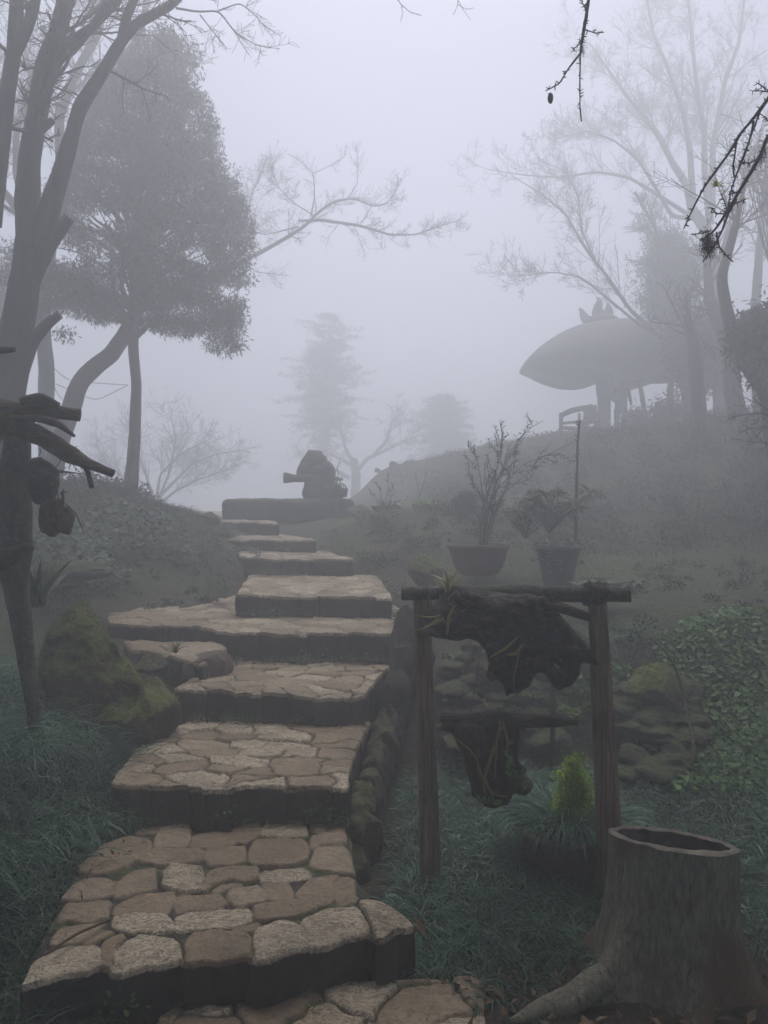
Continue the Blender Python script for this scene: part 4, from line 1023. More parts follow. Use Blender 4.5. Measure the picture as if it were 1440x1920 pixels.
pieces('trailing_stem', MT['orchid'], lg, len(TRAIL), lambda mb, i: tube(mb, smooth_line([P(a, b, 3.02) for a, b in TRAIL[i]], 14, 1), [.003, .004, .003], 6, tone=.4))
mb = MB(); r = np.random.default_rng(4)
for x0, y0, x1, y1, n in ((952, 1395, 957, 1450, 18), (975, 1440, 985, 1480, 22), (958, 1420, 952, 1452, 10), (885, 1490, 935, 1505, 14), (1000, 1470, 960, 1440, 14)):
    t = r.uniform(0, 1, n); C = np.array([P(x0 + (x1 - x0) * a + r.normal(0, 4), y0 + (y1 - y0) * a + r.normal(0, 4), 3.02) for a in t]); discs(mb, C, .011, int(x0), .2, stalk=0)
mb.build('coin_leaves', MT['penny'], lg)
WIRES = (((905, 1200, 3.12), (880, 1345, 3.12)), ((1040, 1262, 3.1), (1040, 1345, 3.08)))
pieces('hanging_wire', MT['rope'], lg, 2, lambda mb, i: tube(mb, smooth_line([P(*p) for p in WIRES[i]], 6, 0), .0015, 5))

# thin square stake behind
sk_ = thing('stake', tuple(G(1036, 1462, .06)), 'thin pale square stake standing behind the hanging log', 'stake')
mb = MB(); b = G(1036, 1465, .05); box(mb, b, .026, .026, .62, .9); mb.build('shaft', MT['log'], sk_, smooth=False)
mb = MB(); box(mb, b + [0, 0, .62], .034, .034, .012, .6); mb.build('cap', MT['log'], sk_, smooth=False)

# bowl planter behind the right post
def lathe(mb, c, prof, sides=40, tone=.5, rough=.0, seed=0):
    a = np.arange(sides) * 2 * np.pi / sides; V = []
    for rr, z in prof: V.append(np.c_[rr * np.cos(a), rr * np.sin(a), np.full(sides, z)])
    V = np.stack(V)
    if rough: V = V * (1 + rough * noise(V.reshape(-1, 3) * 8, 1, seed, 3).reshape(V.shape[:2])[..., None] * [1, 1, 0])
    ix = np.arange(V.shape[0] * sides).reshape(-1, sides); n1 = np.roll(ix, -1, 1)
    mb.add(V.reshape(-1, 3) + np.asarray(c), np.stack([ix[:-1], n1[:-1], n1[1:], ix[1:]], -1).reshape(-1, 4), None, tone)
def planter(name, c, r0, h, mat, label, soil=True, prof=None):
    t = thing(name, tuple(c), label, 'planter'); mb = MB()
    prof = prof or [(0, 0), (r0 * .62, 0), (r0 * .74, h * .35), (r0 * .92, h * .86), (r0 * 1.0, h * .88), (r0 * 1.02, h), (r0 * .93, h), (r0 * .9, h * .9)]
    lathe(mb, c, prof, rough=.03); mb.build('pot', mat, t)
    mb = MB(); lathe(mb, c, [(r0 * .92, h * .9), (r0 * .5, h * .94), (0, h * .95)], rough=.05); mb.build('soil', MT['soil'], t)
    return t
gp = np.array([.80, 3.36, 0.0])
p1 = planter('planter', gp, .25, .21, MT['terracotta'], 'wide dark bowl planter behind the tall pole, overflowing with grass')
rr = np.random.default_rng(8); n = 1300; a = rr.uniform(0, 6.28, n); ra = .22 * np.sqrt(rr.uniform(0, 1, n))
mb = MB(); roots = gp + np.c_[ra * np.cos(a), ra * np.sin(a), np.full(n, .2)]
blades(mb, roots, .20, .005, .8, 8, 5, .85, .6, np.c_[np.cos(a), np.sin(a)]); mb.build('grass', MT['blade'], p1)
mb = MB(); C = []; r = np.random.default_rng(3)
base = gp + [.03, .0, .19]
for i in range(70):
    a = r.uniform(0, 6.28); rad = r.uniform(0, .10); hh_ = r.uniform(.12, .36) * (1 - .5 * rad / .1)
    tip = base + [rad * math.cos(a), rad * math.sin(a), hh_]; q = smooth_line([base, (base + tip) / 2 + [rad * .3 * math.cos(a), rad * .3 * math.sin(a), 0], tip], 8)
    C.append(q[3:]); tube(mb, q, .0018, 3, tone=.1)
C = np.concatenate(C); C = np.repeat(C, 12, 0) + r.normal(0, .012, (len(C) * 12, 3)); leaves(mb, C, .022, .010, 5, droop=-.6)
mb.build('shrub', MT['lime'], p1)

# fern on the bank, arching stem
def fern(name, c, n, L, label, mat, seed):
    mb = MB(); r = np.random.default_rng(seed)
    for i in range(n):
        a = r.uniform(0, 6.28); el = r.uniform(.4, 1.1); s = np.linspace(0, 1, 16); l = L * r.uniform(.7, 1.1)
        hx = l * s * math.cos(el) * (1 + .2 * s); hz = l * (s * math.sin(el) - .55 * s ** 2)
        q = np.c_[c[0] + hx * math.cos(a), c[1] + hx * math.sin(a), c[2] + hz]; tube(mb, q, [.003, .001], 4, tone=.3)
        sd = np.array([-math.sin(a), math.cos(a), 0]); fw = np.array([math.cos(a), math.sin(a), 0])
        for sg in (-1, 1):
            C = q[3:]; ln = .30 * L * np.sin(np.linspace(.5, 3.0, len(C)))
            d = np.tile(sd * sg + fw * .35 + [0, 0, -.15], (len(C), 1))
            for k in range(len(C)): leaves(mb, C[k:k + 1], ln[k], .016, i * 40 + k, dirs=d[k:k + 1] * 4)
    return tag(mb.build(name, mat), label, 'fern')
fern('fern', G(1195, 1190, .62), 16, .26, 'bright yellow green fern on top of the bank right of the beam', MT['fern'], 2)
fern('fern', G(1265, 1175, .68), 10, .22, 'smaller green fern on the bank toward the upper lawn', MT['fern'], 12)
mb = MB(); q = smooth_line([G(1305, 1425, .3), P(1285, 1310, 4.25), P(1262, 1240, 4.3), P(1238, 1210, 4.35), P(1218, 1196, 4.4)], 24); tube(mb, q, [.010, .009, .007, .004], 7, tone=.4)
tag(mb.build('fallen_cane', MT['log']), 'long pale bent cane arching over the rocky bank', 'cane')

# bromeliad on the boulder
bm_ = strap_plant('bromeliad', P(72, 1135, 4.05), 13, .26, .045, MT['strap'], 'broad strap leaved rosette plant on the left of the mossy boulder', 'plant', 21, .25, .75)

# ------------------------------------------------------------------ left branch stand
ls = thing('branch_stand', tuple(G(72, 1412, .45)), 'crooked barked post carrying rough logs and branches at left edge', 'branch stand')
D = 3.66
pole(ls, [(72, 1420, D), (62, 1330, D), (45, 1200, D), (30, 1100, D), (26, 980, D - .03), (30, 860, D - .05), (38, 770, D - .05)], [.034, .033, .040, .052, .075, .078, .062, .045], 'post', MT['birch'], .22, n=120, seed=4)
pole(ls, [(-60, 762, 3.5), (0, 765, 3.5), (60, 770, 3.52), (100, 772, 3.53), (150, 778, 3.55)], [.036, .042, .036, .032, .030], 'upper_log', MT['log'], .25, n=60, seed=9)
pole(ls, [(-20, 790, 3.5), (40, 800, 3.5), (85, 822, 3.48), (125, 850, 3.46), (160, 868, 3.45), (212, 888, 3.44)], [.045, .05, .046, .040, .036, .024, .021], 'slanting_log', MT['log'], .34, n=90, seed=14)
pole(ls, [(150, 858, 3.45), (165, 885, 3.45), (172, 915, 3.44)], [.016, .013, .011], 'branch_stub', MT['log'], .15, n=16, seed=3)
pole(ls, [(-40, 778, 3.44), (30, 786, 3.44), (75, 785, 3.44), (110, 795, 3.44), (140, 818, 3.44)], [.012, .016, .017, .018, .006], 'pale_branch', MT['bark'], .25, n=50, seed=23)
pole(ls, [(40, 752, 3.48), (75, 748, 3.48), (112, 760, 3.5)], [.02, .03, .01], 'bark_flake', MT['log'], .5, n=24, seed=29)
pole(ls, [(-10, 655, 3.4), (10, 656, 3.4), (28, 655, 3.4)], [.022, .02, .016], 'top_stub', MT['log'], .5, n=20, seed=31)
pole(ls, [(-30, 1070, 3.3), (10, 1050, 3.3), (58, 1024, 3.3)], [.05, .045, .022], 'broken_limb', MT['drift'], .45, n=40, seed=33)
r = np.random.default_rng(9)
def f_twig(mb, i):
    x = r.uniform(40, 150); y = np.interp(x, [0, 85, 160], [790, 825, 868]); a = P(x, y, 3.45); t = a + [r.normal(0, .05), r.normal(0, .04), r.uniform(-.12, .06)]
    tube(mb, smooth_line([a, (a + t) / 2 + r.normal(0, .012, 3), t], 6), [.0035, .001], 4)
pieces('twig', MT['twig'], ls, 26, f_twig)
mb = MB(); q = np.array([P(r.uniform(-15, 22), r.uniform(775, 825), 3.42) for _ in range(700)]); blades(mb, q, .05, .004, 0, 3, 3, 1.2, 1.2); mb.build('moss', MT['mossfuzz'], ls)
hb = sheet_blob([(52,862),(78,858),(108,880),(112,905),(100,940),(80,948),(66,945),(56,920)], 3.55, .045, 'bark_slab', MT['drift'], amp=.03, seed=41)
tag(hb, 'dark curled bark slab hanging under the left stand', 'bark')
rbh = thing('hanging_root_ball', tuple(P(104, 1012, 3.5)), 'brown fibrous root ball hanging from the left branch stand', 'root ball')
mb = MB(); rock(mb, P(92, 972, 3.5), (.055, .06, .075), 4, .3, 3, 1.8); rock(mb, P(118, 978, 3.5), (.045, .05, .075), 4, .3, 6, 1.8); rock(mb, P(100, 950, 3.5), (.05, .045, .045), 4, .3, 9, 1.8)
remeshed('root_mass', mb, MT['rootball'], .007, rbh, amp=.012, scale=30, smooth_it=1)
TEND = (([(118, 944), (118, 930), (119, 918)], .007), ([(119, 930), (113, 924), (122, 922), (127, 921)], .004), ([(122, 944), (140, 960), (150, 980), (158, 1000)], .003), ([(104, 945), (90, 905), (84, 880)], .0025), ([(112, 945), (104, 905), (98, 885), (150, 888)], .0025),
    ([(88, 880), (130, 885), (150, 888)], .003), ([(75, 840), (76, 850), (70, 858)], .002), ([(104, 944), (106, 915), (100, 890), (84, 874)], .002), ([(92, 960), (108, 966), (118, 968)], .004))
pieces('root_tendril', MT['twig'], rbh, len(TEND), lambda mb, i: tube(mb, smooth_line([P(a, b, 3.45) for a, b in TEND[i][0]], 14, 1), [TEND[i][1], TEND[i][1], TEND[i][1] * .6], 6, rough=.2, rscale=40))

for i, (px, py, y, L, lab) in enumerate(((880, 1330, 4.5, .16, 'small fern low between the left post and the root mass'), (1075, 1255, 4.6, .2, 'fern behind the driftwood close to the tall pole'), (1000, 1300, 4.7, .16, 'small fern between hanging driftwood and lower log'), (1175, 1330, 4.3, .14, 'little fern rooted among the bank rocks'), (1390, 1150, 5.0, .22, 'fern on the lawn edge at the right'))):
    b = P(px, py, y); b[2] = Hs(b[0], y); fern('fern', b, 9, L, lab, MT['fern'], 60 + i)
# ------------------------------------------------------------------ potted plants on the terrace
c = P(897, 1078, 6.6); b1p = planter('planter', c, .265, .27, MT['terracotta'], 'big brown bowl planter holding the thin branching shrub', prof=[(0, 0), (.14, 0), (.175, .02), (.215, .09), (.24, .17), (.25, .225), (.275, .235), (.275, .265), (.25, .265), (.245, .24)])
mb = MB(); tw = MB()
def shrub_lines(limbs, d, mbt, mbl, rad=.006, leaf=.04, lw=.014, every=2, seed=0, side=5, sl=.22, tone=.4, n=24):
    r = np.random.default_rng(seed)
    for k, pts in enumerate(limbs):
        q = smooth_line([P(a, b, d + .0 + r.normal(0, .02)) for a, b in pts], n, 1); q[:, 1] += np.linspace(0, r.normal(0, .2), n)
        tube(mbt, q, [rad, rad * .35], 5); leaves(mbl, q[n // 3::every], leaf, lw, k, dirs=np.array([[0, 0, .4]]) + r.normal(0, .7, (len(q[n // 3::every]), 3)))
        for s in range(side):
            i = r.integers(n // 4, n - 2); t = q[min(i + 1, n - 1)] - q[i]; t /= np.linalg.norm(t); dv = t + r.normal(0, .45, 3); dv /= np.linalg.norm(dv)
            e = q[i] + dv * sl * r.uniform(.4, 1); qq = smooth_line([q[i], (q[i] + e) / 2 + r.normal(0, .015, 3), e], 9)
            tube(mbt, qq, [rad * .5, rad * .2], 4); C = np.repeat(qq[2:], 2, 0); leaves(mbl, C, leaf, lw, s + k * 20, dirs=dv + r.normal(0, .6, (len(C), 3)))
shrub_lines([[(905,1030),(915,930),(935,870),(945,825),(940,785)], [(905,1030),(925,930),(960,850),(1000,800),(1035,780)], [(900,1030),(925,920),(980,870),(1030,850),(1065,832)], [(905,1035),(910,960),(900,880),(885,830)],
             [(898,1035),(905,940),(920,900),(905,865)], [(910,1035),(940,930),(990,890),(1030,860)], [(905,1035),(925,950),(890,920),(880,905)], [(910,1030),(930,920),(950,860),(985,815)]], 6.6, tw, mb, side=9, leaf=.045, lw=.012)
tw.build('branch', MT['bark'], b1p); mb.build('foliage', MT['shrub'], b1p)
c = P(1046, 1100, 6.3); b2p = planter('planter', c, .185, .34, MT['blackpot'], 'tall dark pot with trailing ivy beside the bowl planter')
mb = MB(); r = np.random.default_rng(2); n = 420; a = r.uniform(0, 6.28, n); ra = .19 * np.sqrt(r.uniform(.1, 1, n)); q = c + np.c_[ra * np.cos(a), ra * np.sin(a), .34 + .02 * r.normal(0, 1, n) - .25 * (ra > .17) * r.uniform(0, .7, n)]
leaves(mb, q, .05, .035, 3, droop=.3); mb.build('ivy', MT['penny_far'], b2p)
c = P(720, 962, 9.6); b3 = planter('planter', c, .175, .09, MT['blackpot'], 'shallow dark dish with bare upright stems near the statue')
tw = MB(); mb = MB(); shrub_lines([[(715,950),(712,920),(705,900)], [(722,950),(728,915),(726,890)], [(728,950),(735,925),(738,905)], [(712,950),(703,930),(690,915)]], 9.6, tw, mb, .005, .03, .01, side=3, sl=.12)
blades(mb, c + rng.normal(0, .05, (60, 3)) * [1, 1, 0] + [0, 0, .08], .14, .008, 0, 3, 3, .5, .5); tw.build('stem', MT['bark'], b3); mb.build('foliage', MT['shrub'], b3)
c = P(797, 957, 9.5); b4 = planter('planter', c, .17, .085, MT['palepot'], 'pale cream oval dish planter with yellow green tufts')
tw = MB(); mb = MB(); shrub_lines([[(787,945),(784,915),(778,885)], [(787,930),(795,900),(798,885)]], 9.5, tw, mb, .006, .02, .008, side=2, sl=.1)
blades(mb, c + rng.normal(0, .07, (160, 3)) * [1, 1, 0] + [0, 0, .08], .10, .010, 0, 4, 3, .7, .8); tw.build('stem', MT['bark'], b4); mb.build('foliage', MT['lime'], b4)
b5 = thing('round_shrub', tuple(P(872, 968, 8.8)), 'small clipped round dark shrub on the terrace edge', 'shrub')
mb = MB(); r = np.random.default_rng(1); v = r.normal(0, 1, (3500, 3)); v /= np.linalg.norm(v, axis=1, keepdims=True); v *= r.uniform(.6, 1.08, (3500, 1)) * (1 + .15 * noise(v, 2, 3)[:, None]); leaves(mb, P(872, 946, 8.8) + v * [.14, .14, .15], .03, .014, 3, droop=0); mb.build('foliage', MT['darkleaf'], b5)
mb = MB(); tube(mb, [P(872, 970, 8.8), P(872, 946, 8.8)], .02, 6); mb.build('stem', MT['bark'], b5)
# tall knobbly bare stem
sp = thing('bare_sapling', tuple(P(1079, 1005, 6.9)), 'single tall knobbly bare stem rising beside the drooping shrub', 'sapling')
mb = MB(); q = smooth_line([P(1079, 1010, 6.9), P(1080, 950, 6.9), P(1082, 880, 6.9), P(1083, 830, 6.9), P(1087, 788, 6.9)], 60, 1); tube(mb, q, [.018, .015, .013, .011, .009], 8, rough=.25, rscale=30); mb.build('cane', MT['bark'], sp)
r = np.random.default_rng(3)
def f_bud(mb, i):
    p = q[r.integers(8, 60)]; tube(mb, [p, p + [r.choice([-1, 1]) * .03, r.normal(0, .01), .03]], [.008, .003], 5)
pieces('bud', MT['bark'], sp, 12, f_bud)
# drooping large leaved shrubs
def leafy_shrub(name, px, py, d, wpx, hpx, n, L, W, label, mat, seed):
    b = P(px, py, d); t = thing(name, tuple(b), label, 'shrub'); r = np.random.default_rng(seed); tw = MB(); mb = MB()
    for i in range(n):
        e = b + np.array([r.normal(0, .4) * wpx / FPX * d, r.normal(0, .25) * wpx / FPX * d, hpx / FPX * d * r.uniform(.45, 1)])
        q = smooth_line([b, (b + e) / 2 + [0, 0, .03], e], 8); tube(tw, q, [.008, .003], 4)
        k = 11; a = np.linspace(0, 6.28, k, endpoint=False) + r.uniform(0, 1); dv = np.c_[np.cos(a), np.sin(a), np.full(k, -.35) + r.normal(0, .3, k)]
        leaves(mb, np.tile(e, (k, 1)), L, W, i + seed, dirs=dv * 3)
    tw.build('branch', MT['bark'], t); mb.build('foliage', mat, t)
leafy_shrub('drooping_shrub', 1030, 1000, 6.9, 80, 85, 26, .14, .035, 'long leaved drooping shrub behind the dark ivy pot', MT['shrub'], 3)
leafy_shrub('drooping_shrub', 985, 1010, 7.0, 60, 70, 16, .13, .03, 'lower drooping shrub between the bowl planter and ivy pot', MT['shrub'], 13)
leafy_shrub('low_leafy_plant', 1130, 1112, 5.6, 90, 26, 18, .11, .045, 'low broad leaved plant peeking over the right end of the beam', MT['penny_far'], 23)
strap_plant('grass_tuft', P(700, 985, 8.8), 24, .22, .012, MT['turf'], 'grass tuft on the terrace slope under the dish planters', 'plant', 5, .6)
strap_plant('grass_tuft', P(255, 960, 10.3), 34, .30, .02, MT['strap'], 'dark spiky leaves at the foot of the leafy tree trunk', 'plant', 6, .4)
strap_plant('grass_tuft', P(330, 1222, 4.75), 40, .12, .005, MT['turf'], 'thin weed tuft between the wedge rock and pinkish rock', 'plant', 8, .6)

# small weeds on the risers
for i, (px, py, z, n, lab) in enumerate(((570, 1838, .04, 26, 'bright small leaved weed at the middle of the lowest riser'), (440, 1880, .04, 16, 'low leafy weed at the foot of the lowest riser'), (232, 1878, .05, 12, 'small bright weed at left foot of the lowest riser'),
    (510, 1860, .05, 9, 'pale weed sprig between the two larger weeds'), (415, 1512, .21, 9, 'tiny weed pair on the second riser left of centre'), (628, 1520, .22, 14, 'star shaped weed at right end of the second riser'), (595, 1518, .21, 8, 'faint weed sprig near the right end of the second riser'))):
    zz = z; b = G(px, py + 12, zz)
    yy = {0: 2.53, 1: 2.46, 2: 2.36, 3: 2.49}.get(i, 3.40); b = P(px, py + 6, yy - .02)
    mb = MB(); r = np.random.default_rng(i); C = b + r.normal(0, .022, (n * 3, 3)) * [1.2, .5, 1]
    leaves(mb, C, .022, .017, i, droop=-.1); 
    for k in range(6): tube(mb, [b + [0, .02, -.03], C[k]], .0012, 3, tone=.2)
    tag(mb.build('weed', MT['fern']), lab, 'weed')
# sticks
for i, (a, b, lab) in enumerate((((205, 1725, .19), (75, 1795, .195), 'long dry grass stalk lying on the lowest step'), ((980, 1800, .1), (905, 1730, .12), 'thin bent stick in the grass left of the stump'), ((960, 1808, .1), (925, 1765, .1), 'second short stick in the grass left of the stump'))):
    mb = MB(); p, q = G(*a), G(*b); tube(mb, smooth_line([p, (p + q) / 2 + [0, .01, .01], q], 14), [.004, .005, .002], 6, tone=.2); tag(mb.build('stick', MT['litter'] if i == 0 else MT['log']), lab, 'stick')
mb = MB(); leaves(mb, G(800, 1760, .05)[None] , .10, .035, 3, dirs=np.array([[-.5, .5, .6]]) * 5); tag(mb.build('fallen_leaf', MT['litter']), 'large curled brown leaf beside the corner of the lowest step', 'leaf')
mb = MB(); leaves(mb, G(1430, 1835, .05)[None], .12, .045, 4, dirs=np.array([[-.9, .3, .3]]) * 5); tag(mb.build('fallen_leaf', MT['litter']), 'broad brown leaf on the soil right of the stump', 'leaf')

# ------------------------------------------------------------------ trees
def branchy(mb, p, d, L, r0, depth, r, wander=.28, up=.12, kids=(3, 6), ratio=.66, sides=5, spread=.75, minr=.003, tips=None, dens=1.0):
    n = max(4, int(5 + depth * 2)); q = [p]; d = d / np.linalg.norm(d); D = [d]
    for i in range(n):
        d = d + r.normal(0, wander / math.sqrt(n), 3) + np.array([0, 0, up / n]); d /= np.linalg.norm(d); q.append(q[-1] + d * L / n); D.append(d)
    q = np.array(q); tube(mb, q, [r0, max(minr, r0 * .45)], max(3, sides), caps=False)
    if tips is not None and depth <= 1: tips.append(q)
    if depth > 0:
        for k in range(int(round(r.integers(*kids) * dens)) or 1):
            i = r.integers(1, n + 1); dd = D[i] + r.normal(0, spread, 3) * [1, .8, 1]; f = 1 - .45 * i / n
            branchy(mb, q[i], dd, L * ratio * f * r.uniform(.7, 1.25), max(minr, r0 * .5 * (1 - .3 * i / n)), depth - 1, r, wander, up, kids, ratio, sides - 1, spread, minr, tips, dens)
def limb(mb, pts, rads, r, kids=8, kl=1.2, depth=2, sides=8, n=40, rough=.12, spread=.6, start=.25, minr=.004, up=.12, tips=None, krad=.35, kidn=(4, 7), wig=.0):
    q = smooth_line([P(*p) for p in pts], n, 2)
    if wig: q = q + wig * np.c_[noise(q, 1.7, 5), noise(q, 1.7, 6), noise(q, 1.7, 7)]
    tube(mb, q, rads, sides, rough=rough, seed=int(pts[0][0]) % 50, rscale=5)
    R = np.interp(np.linspace(0, 1, n), np.linspace(0, 1, len(rads)), rads)
    for k in range(int(kids * 1.5)):
        i = int(n * r.uniform(start, .98)); i = min(i, n - 2); t = q[i + 1] - q[i]; t /= np.linalg.norm(t)
        branchy(mb, q[i], t + r.normal(0, spread, 3) * [1, .7, 1], kl * r.uniform(.5, 1.2) * (1 - .4 * i / n), max(minr * .6, R[i] * krad * .8), depth, r, up=up, minr=minr * .6, tips=tips, kids=kidn)
    return q

# big multi-stemmed tree at the left
r = np.random.default_rng(21)
T = thing('multi_stem_tree', tuple(P(-5, 1060, 6.6)), 'large dark multi stemmed tree filling the upper left corner', 'tree')
mb = MB(); D = 6.6
limb(mb, [(-25,1090,D),(0,900,D),(10,760,D),(30,620,D),(50,500,D),(62,420,D)], [0.189,0.164,0.156,0.143,0.131,0.107], r, 0, sides=20, n=80, rough=.14)
limb(mb, [(15,800,D),(35,700,D),(60,640,D),(90,606,D),(112,590,D)], [0.098,0.082,0.074,0.053,0.037], r, 0, sides=14, rough=.15)
limb(mb, [(55,520,D),(90,460,D),(130,408,D)], [0.098,0.070,0.045], r, 0, sides=12, rough=.12)
mb.build('trunk', MT['bark_far'], T)
mb = MB()
limb(mb, [(60,470,D),(52,380,D),(55,300,D),(75,180,D),(85,120,D),(108,60,D),(125,0,D),(140,-90,D)], [0.123,0.107,0.090,0.082,0.082,0.070,0.066,0.057], r, 8, 1.0, 2, 14, 60, start=.3, minr=.006)
limb(mb, [(68,470,D),(90,400,D),(125,290,D),(150,200,D),(190,140,D),(225,80,D),(255,45,D),(320,10,D),(360,-30,D)], [0.107,0.090,0.074,0.061,0.057,0.051,0.045,0.037,0.033], r, 3, .8, 2, 14, 70, start=.6, minr=.005)
limb(mb, [(90,150,D),(120,85,D),(175,50,D),(220,0,D),(240,-40,D)], [0.057,0.045,0.037,0.033,0.025], r, 6, .7, 2, 10, minr=.005)
limb(mb, [(228,75,D),(238,30,D),(256,-10,D)], [0.041,0.041,0.033], r, 2, .6, 2, 10, minr=.005)
limb(mb, [(-20,420,D-.3),(0,270,D-.3),(12,180,D-.3),(28,90,D-.3),(30,30,D-.3),(34,-50,D-.3)], [0.098,0.082,0.070,0.061,0.057,0.049], r, 3, .7, 2, 12, minr=.005)
limb(mb, [(20,110,D-.3),(48,60,D-.3),(62,20,D-.3),(75,-50,D-.3)], [0.057,0.045,0.041,0.041], r, 2, .6, 1, 10, minr=.005)
limb(mb, [(75,240,D),(90,232,D),(100,225,D)], [0.049,0.037,0.025], r, 1, .3, 1, 10, minr=.005)
limb(mb, [(330,15,D+1),(370,22,D+1),(410,20,D+1),(440,60,D+1),(480,85,D+1),(510,90,D+1)], [0.013,0.010,0.008,0.007,0.005,0.003], r, 8, .35, 1, 5, 30, minr=.003)
limb(mb, [(375,28,D+1),(400,60,D+1),(425,90,D+1)], [0.007,0.005,0.003], r, 5, .3, 1, 5, 20, minr=.003)
limb(mb, [(410,20,D+1),(450,5,D+1),(480,30,D+1),(505,60,D+1)], [0.007,0.006,0.004,0.002], r, 5, .3, 1, 5, 20, minr=.003)
mb.build('crown', MT['bark_far'], T)
EPI = ((220, 24), (48, 132))
pieces('epiphyte', MT['darkleaf'], T, 2, lambda mb, i: blades(mb, np.tile(P(*EPI[i], D - .1), (12, 1)), .16, .02, 0, i, 4, .5, .9))
# mossy smaller trunk between (behind the first)
T = thing('bare_tree', tuple(P(88, 960, 12)), 'bare pale trunk tree fading behind the big left tree', 'tree'); r = np.random.default_rng(5); D = 12
mb = MB(); limb(mb, [(95,980,D),(85,800,D),(88,700,D),(80,600,D),(92,470,D),(120,370,D),(150,300,D)], [0.136,0.120,0.116,0.112,0.104,0.088,0.080], r, 0, sides=14, n=60, rough=.14); mb.build('trunk', MT['bark_far'], T)
mb = MB(); limb(mb, [(120,370,D),(115,300,D),(110,220,D),(135,150,D),(185,60,D),(200,-40,D)], [0.096,0.088,0.072,0.064,0.064,0.048], r, 7, 1.6, 3, 10, minr=.006)
limb(mb, [(150,300,D),(175,210,D),(240,110,D),(270,40,D),(280,-40,D)], [0.088,0.080,0.064,0.056,0.040], r, 4, 1.4, 2, 10, minr=.006)
limb(mb, [(70,470,D),(40,400,D),(0,350,D),(-40,300,D)], [0.080,0.072,0.056,0.040], r, 7, 1.6, 3, 10, minr=.006)
limb(mb, [(60,420,D),(30,330,D),(30,250,D),(60,150,D),(40,60,D)], [0.064,0.056,0.048,0.040,0.024], r, 9, 1.6, 3, 8, minr=.006)
mb.build('crown', MT['bark_far'], T)

# bent tree behind the leafy tree with the long reaching bare branch
r = np.random.default_rng(9); D = 15.0
T = thing('bent_tree', tuple(P(92, 905, 9.5)), 'tree with sharply bent trunk reaching a long bare branch to the right', 'tree')
mb = MB(); q = limb(mb, [(85,960,9.4),(112,830,9.6),(135,760,9.8),(150,715,10),(180,686,10.2),(208,665,10.4),(235,625,11.0),(260,575,12),(330,545,13.5),(400,520,14.5),(450,492,D)], [0.136,0.111,0.115,0.111,0.102,0.106,0.102,0.085,0.068,0.051,0.043], r, 0, sides=18, n=120, rough=.10); mb.build('trunk', MT['bark'], T)
mb = MB()
limb(mb, [(450,492,D),(485,475,D),(530,450,D),(570,425,D),(600,395,D),(630,376,D),(665,372,D),(700,388,D),(730,380,D),(750,345,D)], [.048,.045,.04,.036,.03,.024,.02,.015,.01,.006], r, 16, .8, 2, 8, 50, minr=.0035, spread=.5, up=.35)
limb(mb, [(560,414,D),(600,412,D),(640,418,D),(670,422,D),(705,432,D),(730,440,D),(780,440,D),(820,425,D),(865,412,D)], [.02,.03,.028,.026,.022,.018,.014,.01,.004], r, 20, .55, 2, 7, 50, minr=.0035, spread=.5, up=.35)
limb(mb, [(455,480,D),(468,440,D),(462,410,D),(470,370,D),(490,320,D)], [.025,.018,.014,.01,.005], r, 16, .8, 2, 6, minr=.0035, up=.35)
limb(mb, [(560,425,D),(500,440,D),(470,435,D),(440,420,D)], [.018,.012,.008,.005], r, 12, .7, 2, 6, minr=.0035, up=.35)
limb(mb, [(583,405,D),(590,370,D),(588,325,D),(560,300,D),(540,288,D)], [.016,.012,.010,.007,.003], r, 8, .4, 1, 5, minr=.0035)
limb(mb, [(588,325,D),(620,310,D),(645,295,D),(652,268,D)], [.008,.006,.005,.003], r, 5, .3, 1, 5, minr=.0035)
limb(mb, [(590,405,D),(550,380,D),(520,350,D),(510,310,D)], [.014,.010,.007,.004], r, 12, .6, 2, 5, minr=.0035, up=.3)
limb(mb, [(650,376,D),(670,345,D),(670,300,D),(668,275,D)], [.011,.008,.006,.003], r, 8, .4, 1, 5, minr=.0035)
limb(mb, [(460,495,D),(480,510,D),(520,515,D)], [.012,.008,.004], r, 8, .5, 1, 5, minr=.003)
mb.build('crown', MT['bark'], T)
VINES = (((100, 690), (130, 715), (240, 722)), ((105, 720), (180, 752), (240, 722)), ((100, 680), (102, 730), (125, 760)))
pieces('hanging_vine', MT['rope'], T, 3, lambda mb, i: tube(mb, smooth_line([P(*VINES[i][0], 9.9), P(*VINES[i][1], 9.9), P(*VINES[i][2], 10.3)], 20, 3), .004, 4))

# leafy tree
r = np.random.default_rng(31); D = 10.6
T = thing('leafy_tree', tuple(P(246, 962, D)), 'dense evergreen tree with tall dark crown and straight trunk at left', 'tree')
mb = MB(); limb(mb, [(246,975,D),(244,930,D),(252,830,D),(256,720,D),(250,660,D),(250,600,D),(254,500,D),(258,400,D),(265,300,D),(275,200,D),(285,110,D)], [0.129,0.092,0.078,0.071,0.068,0.078,0.061,0.048,0.037,0.027,0.014], r, 0, sides=18, n=120, rough=.10)
limb(mb, [(246,980,D),(230,950,D)], [0.054,0.020], r, 0); limb(mb, [(250,960,D),(272,930,D-.1)], [0.041,0.014], r, 0)
mb.build('trunk', MT['bark'], T)
outline = np.array([(262,70),(300,45),(335,62),(366,95),(372,130),(362,165),(388,205),(404,240),(398,285),(426,310),(440,350),(456,385),(466,430),(470,475),(462,520),(440,545),(452,590),(448,650),(410,660),(370,640),(330,618),(300,620),(275,608),(240,604),(190,600),(160,590),(130,612),(112,655),(88,640),(62,600),(40,560),(10,530),(-10,470),(20,420),(70,390),(110,330),(130,270),(160,215),(190,150),(225,100)], float)
cl = []
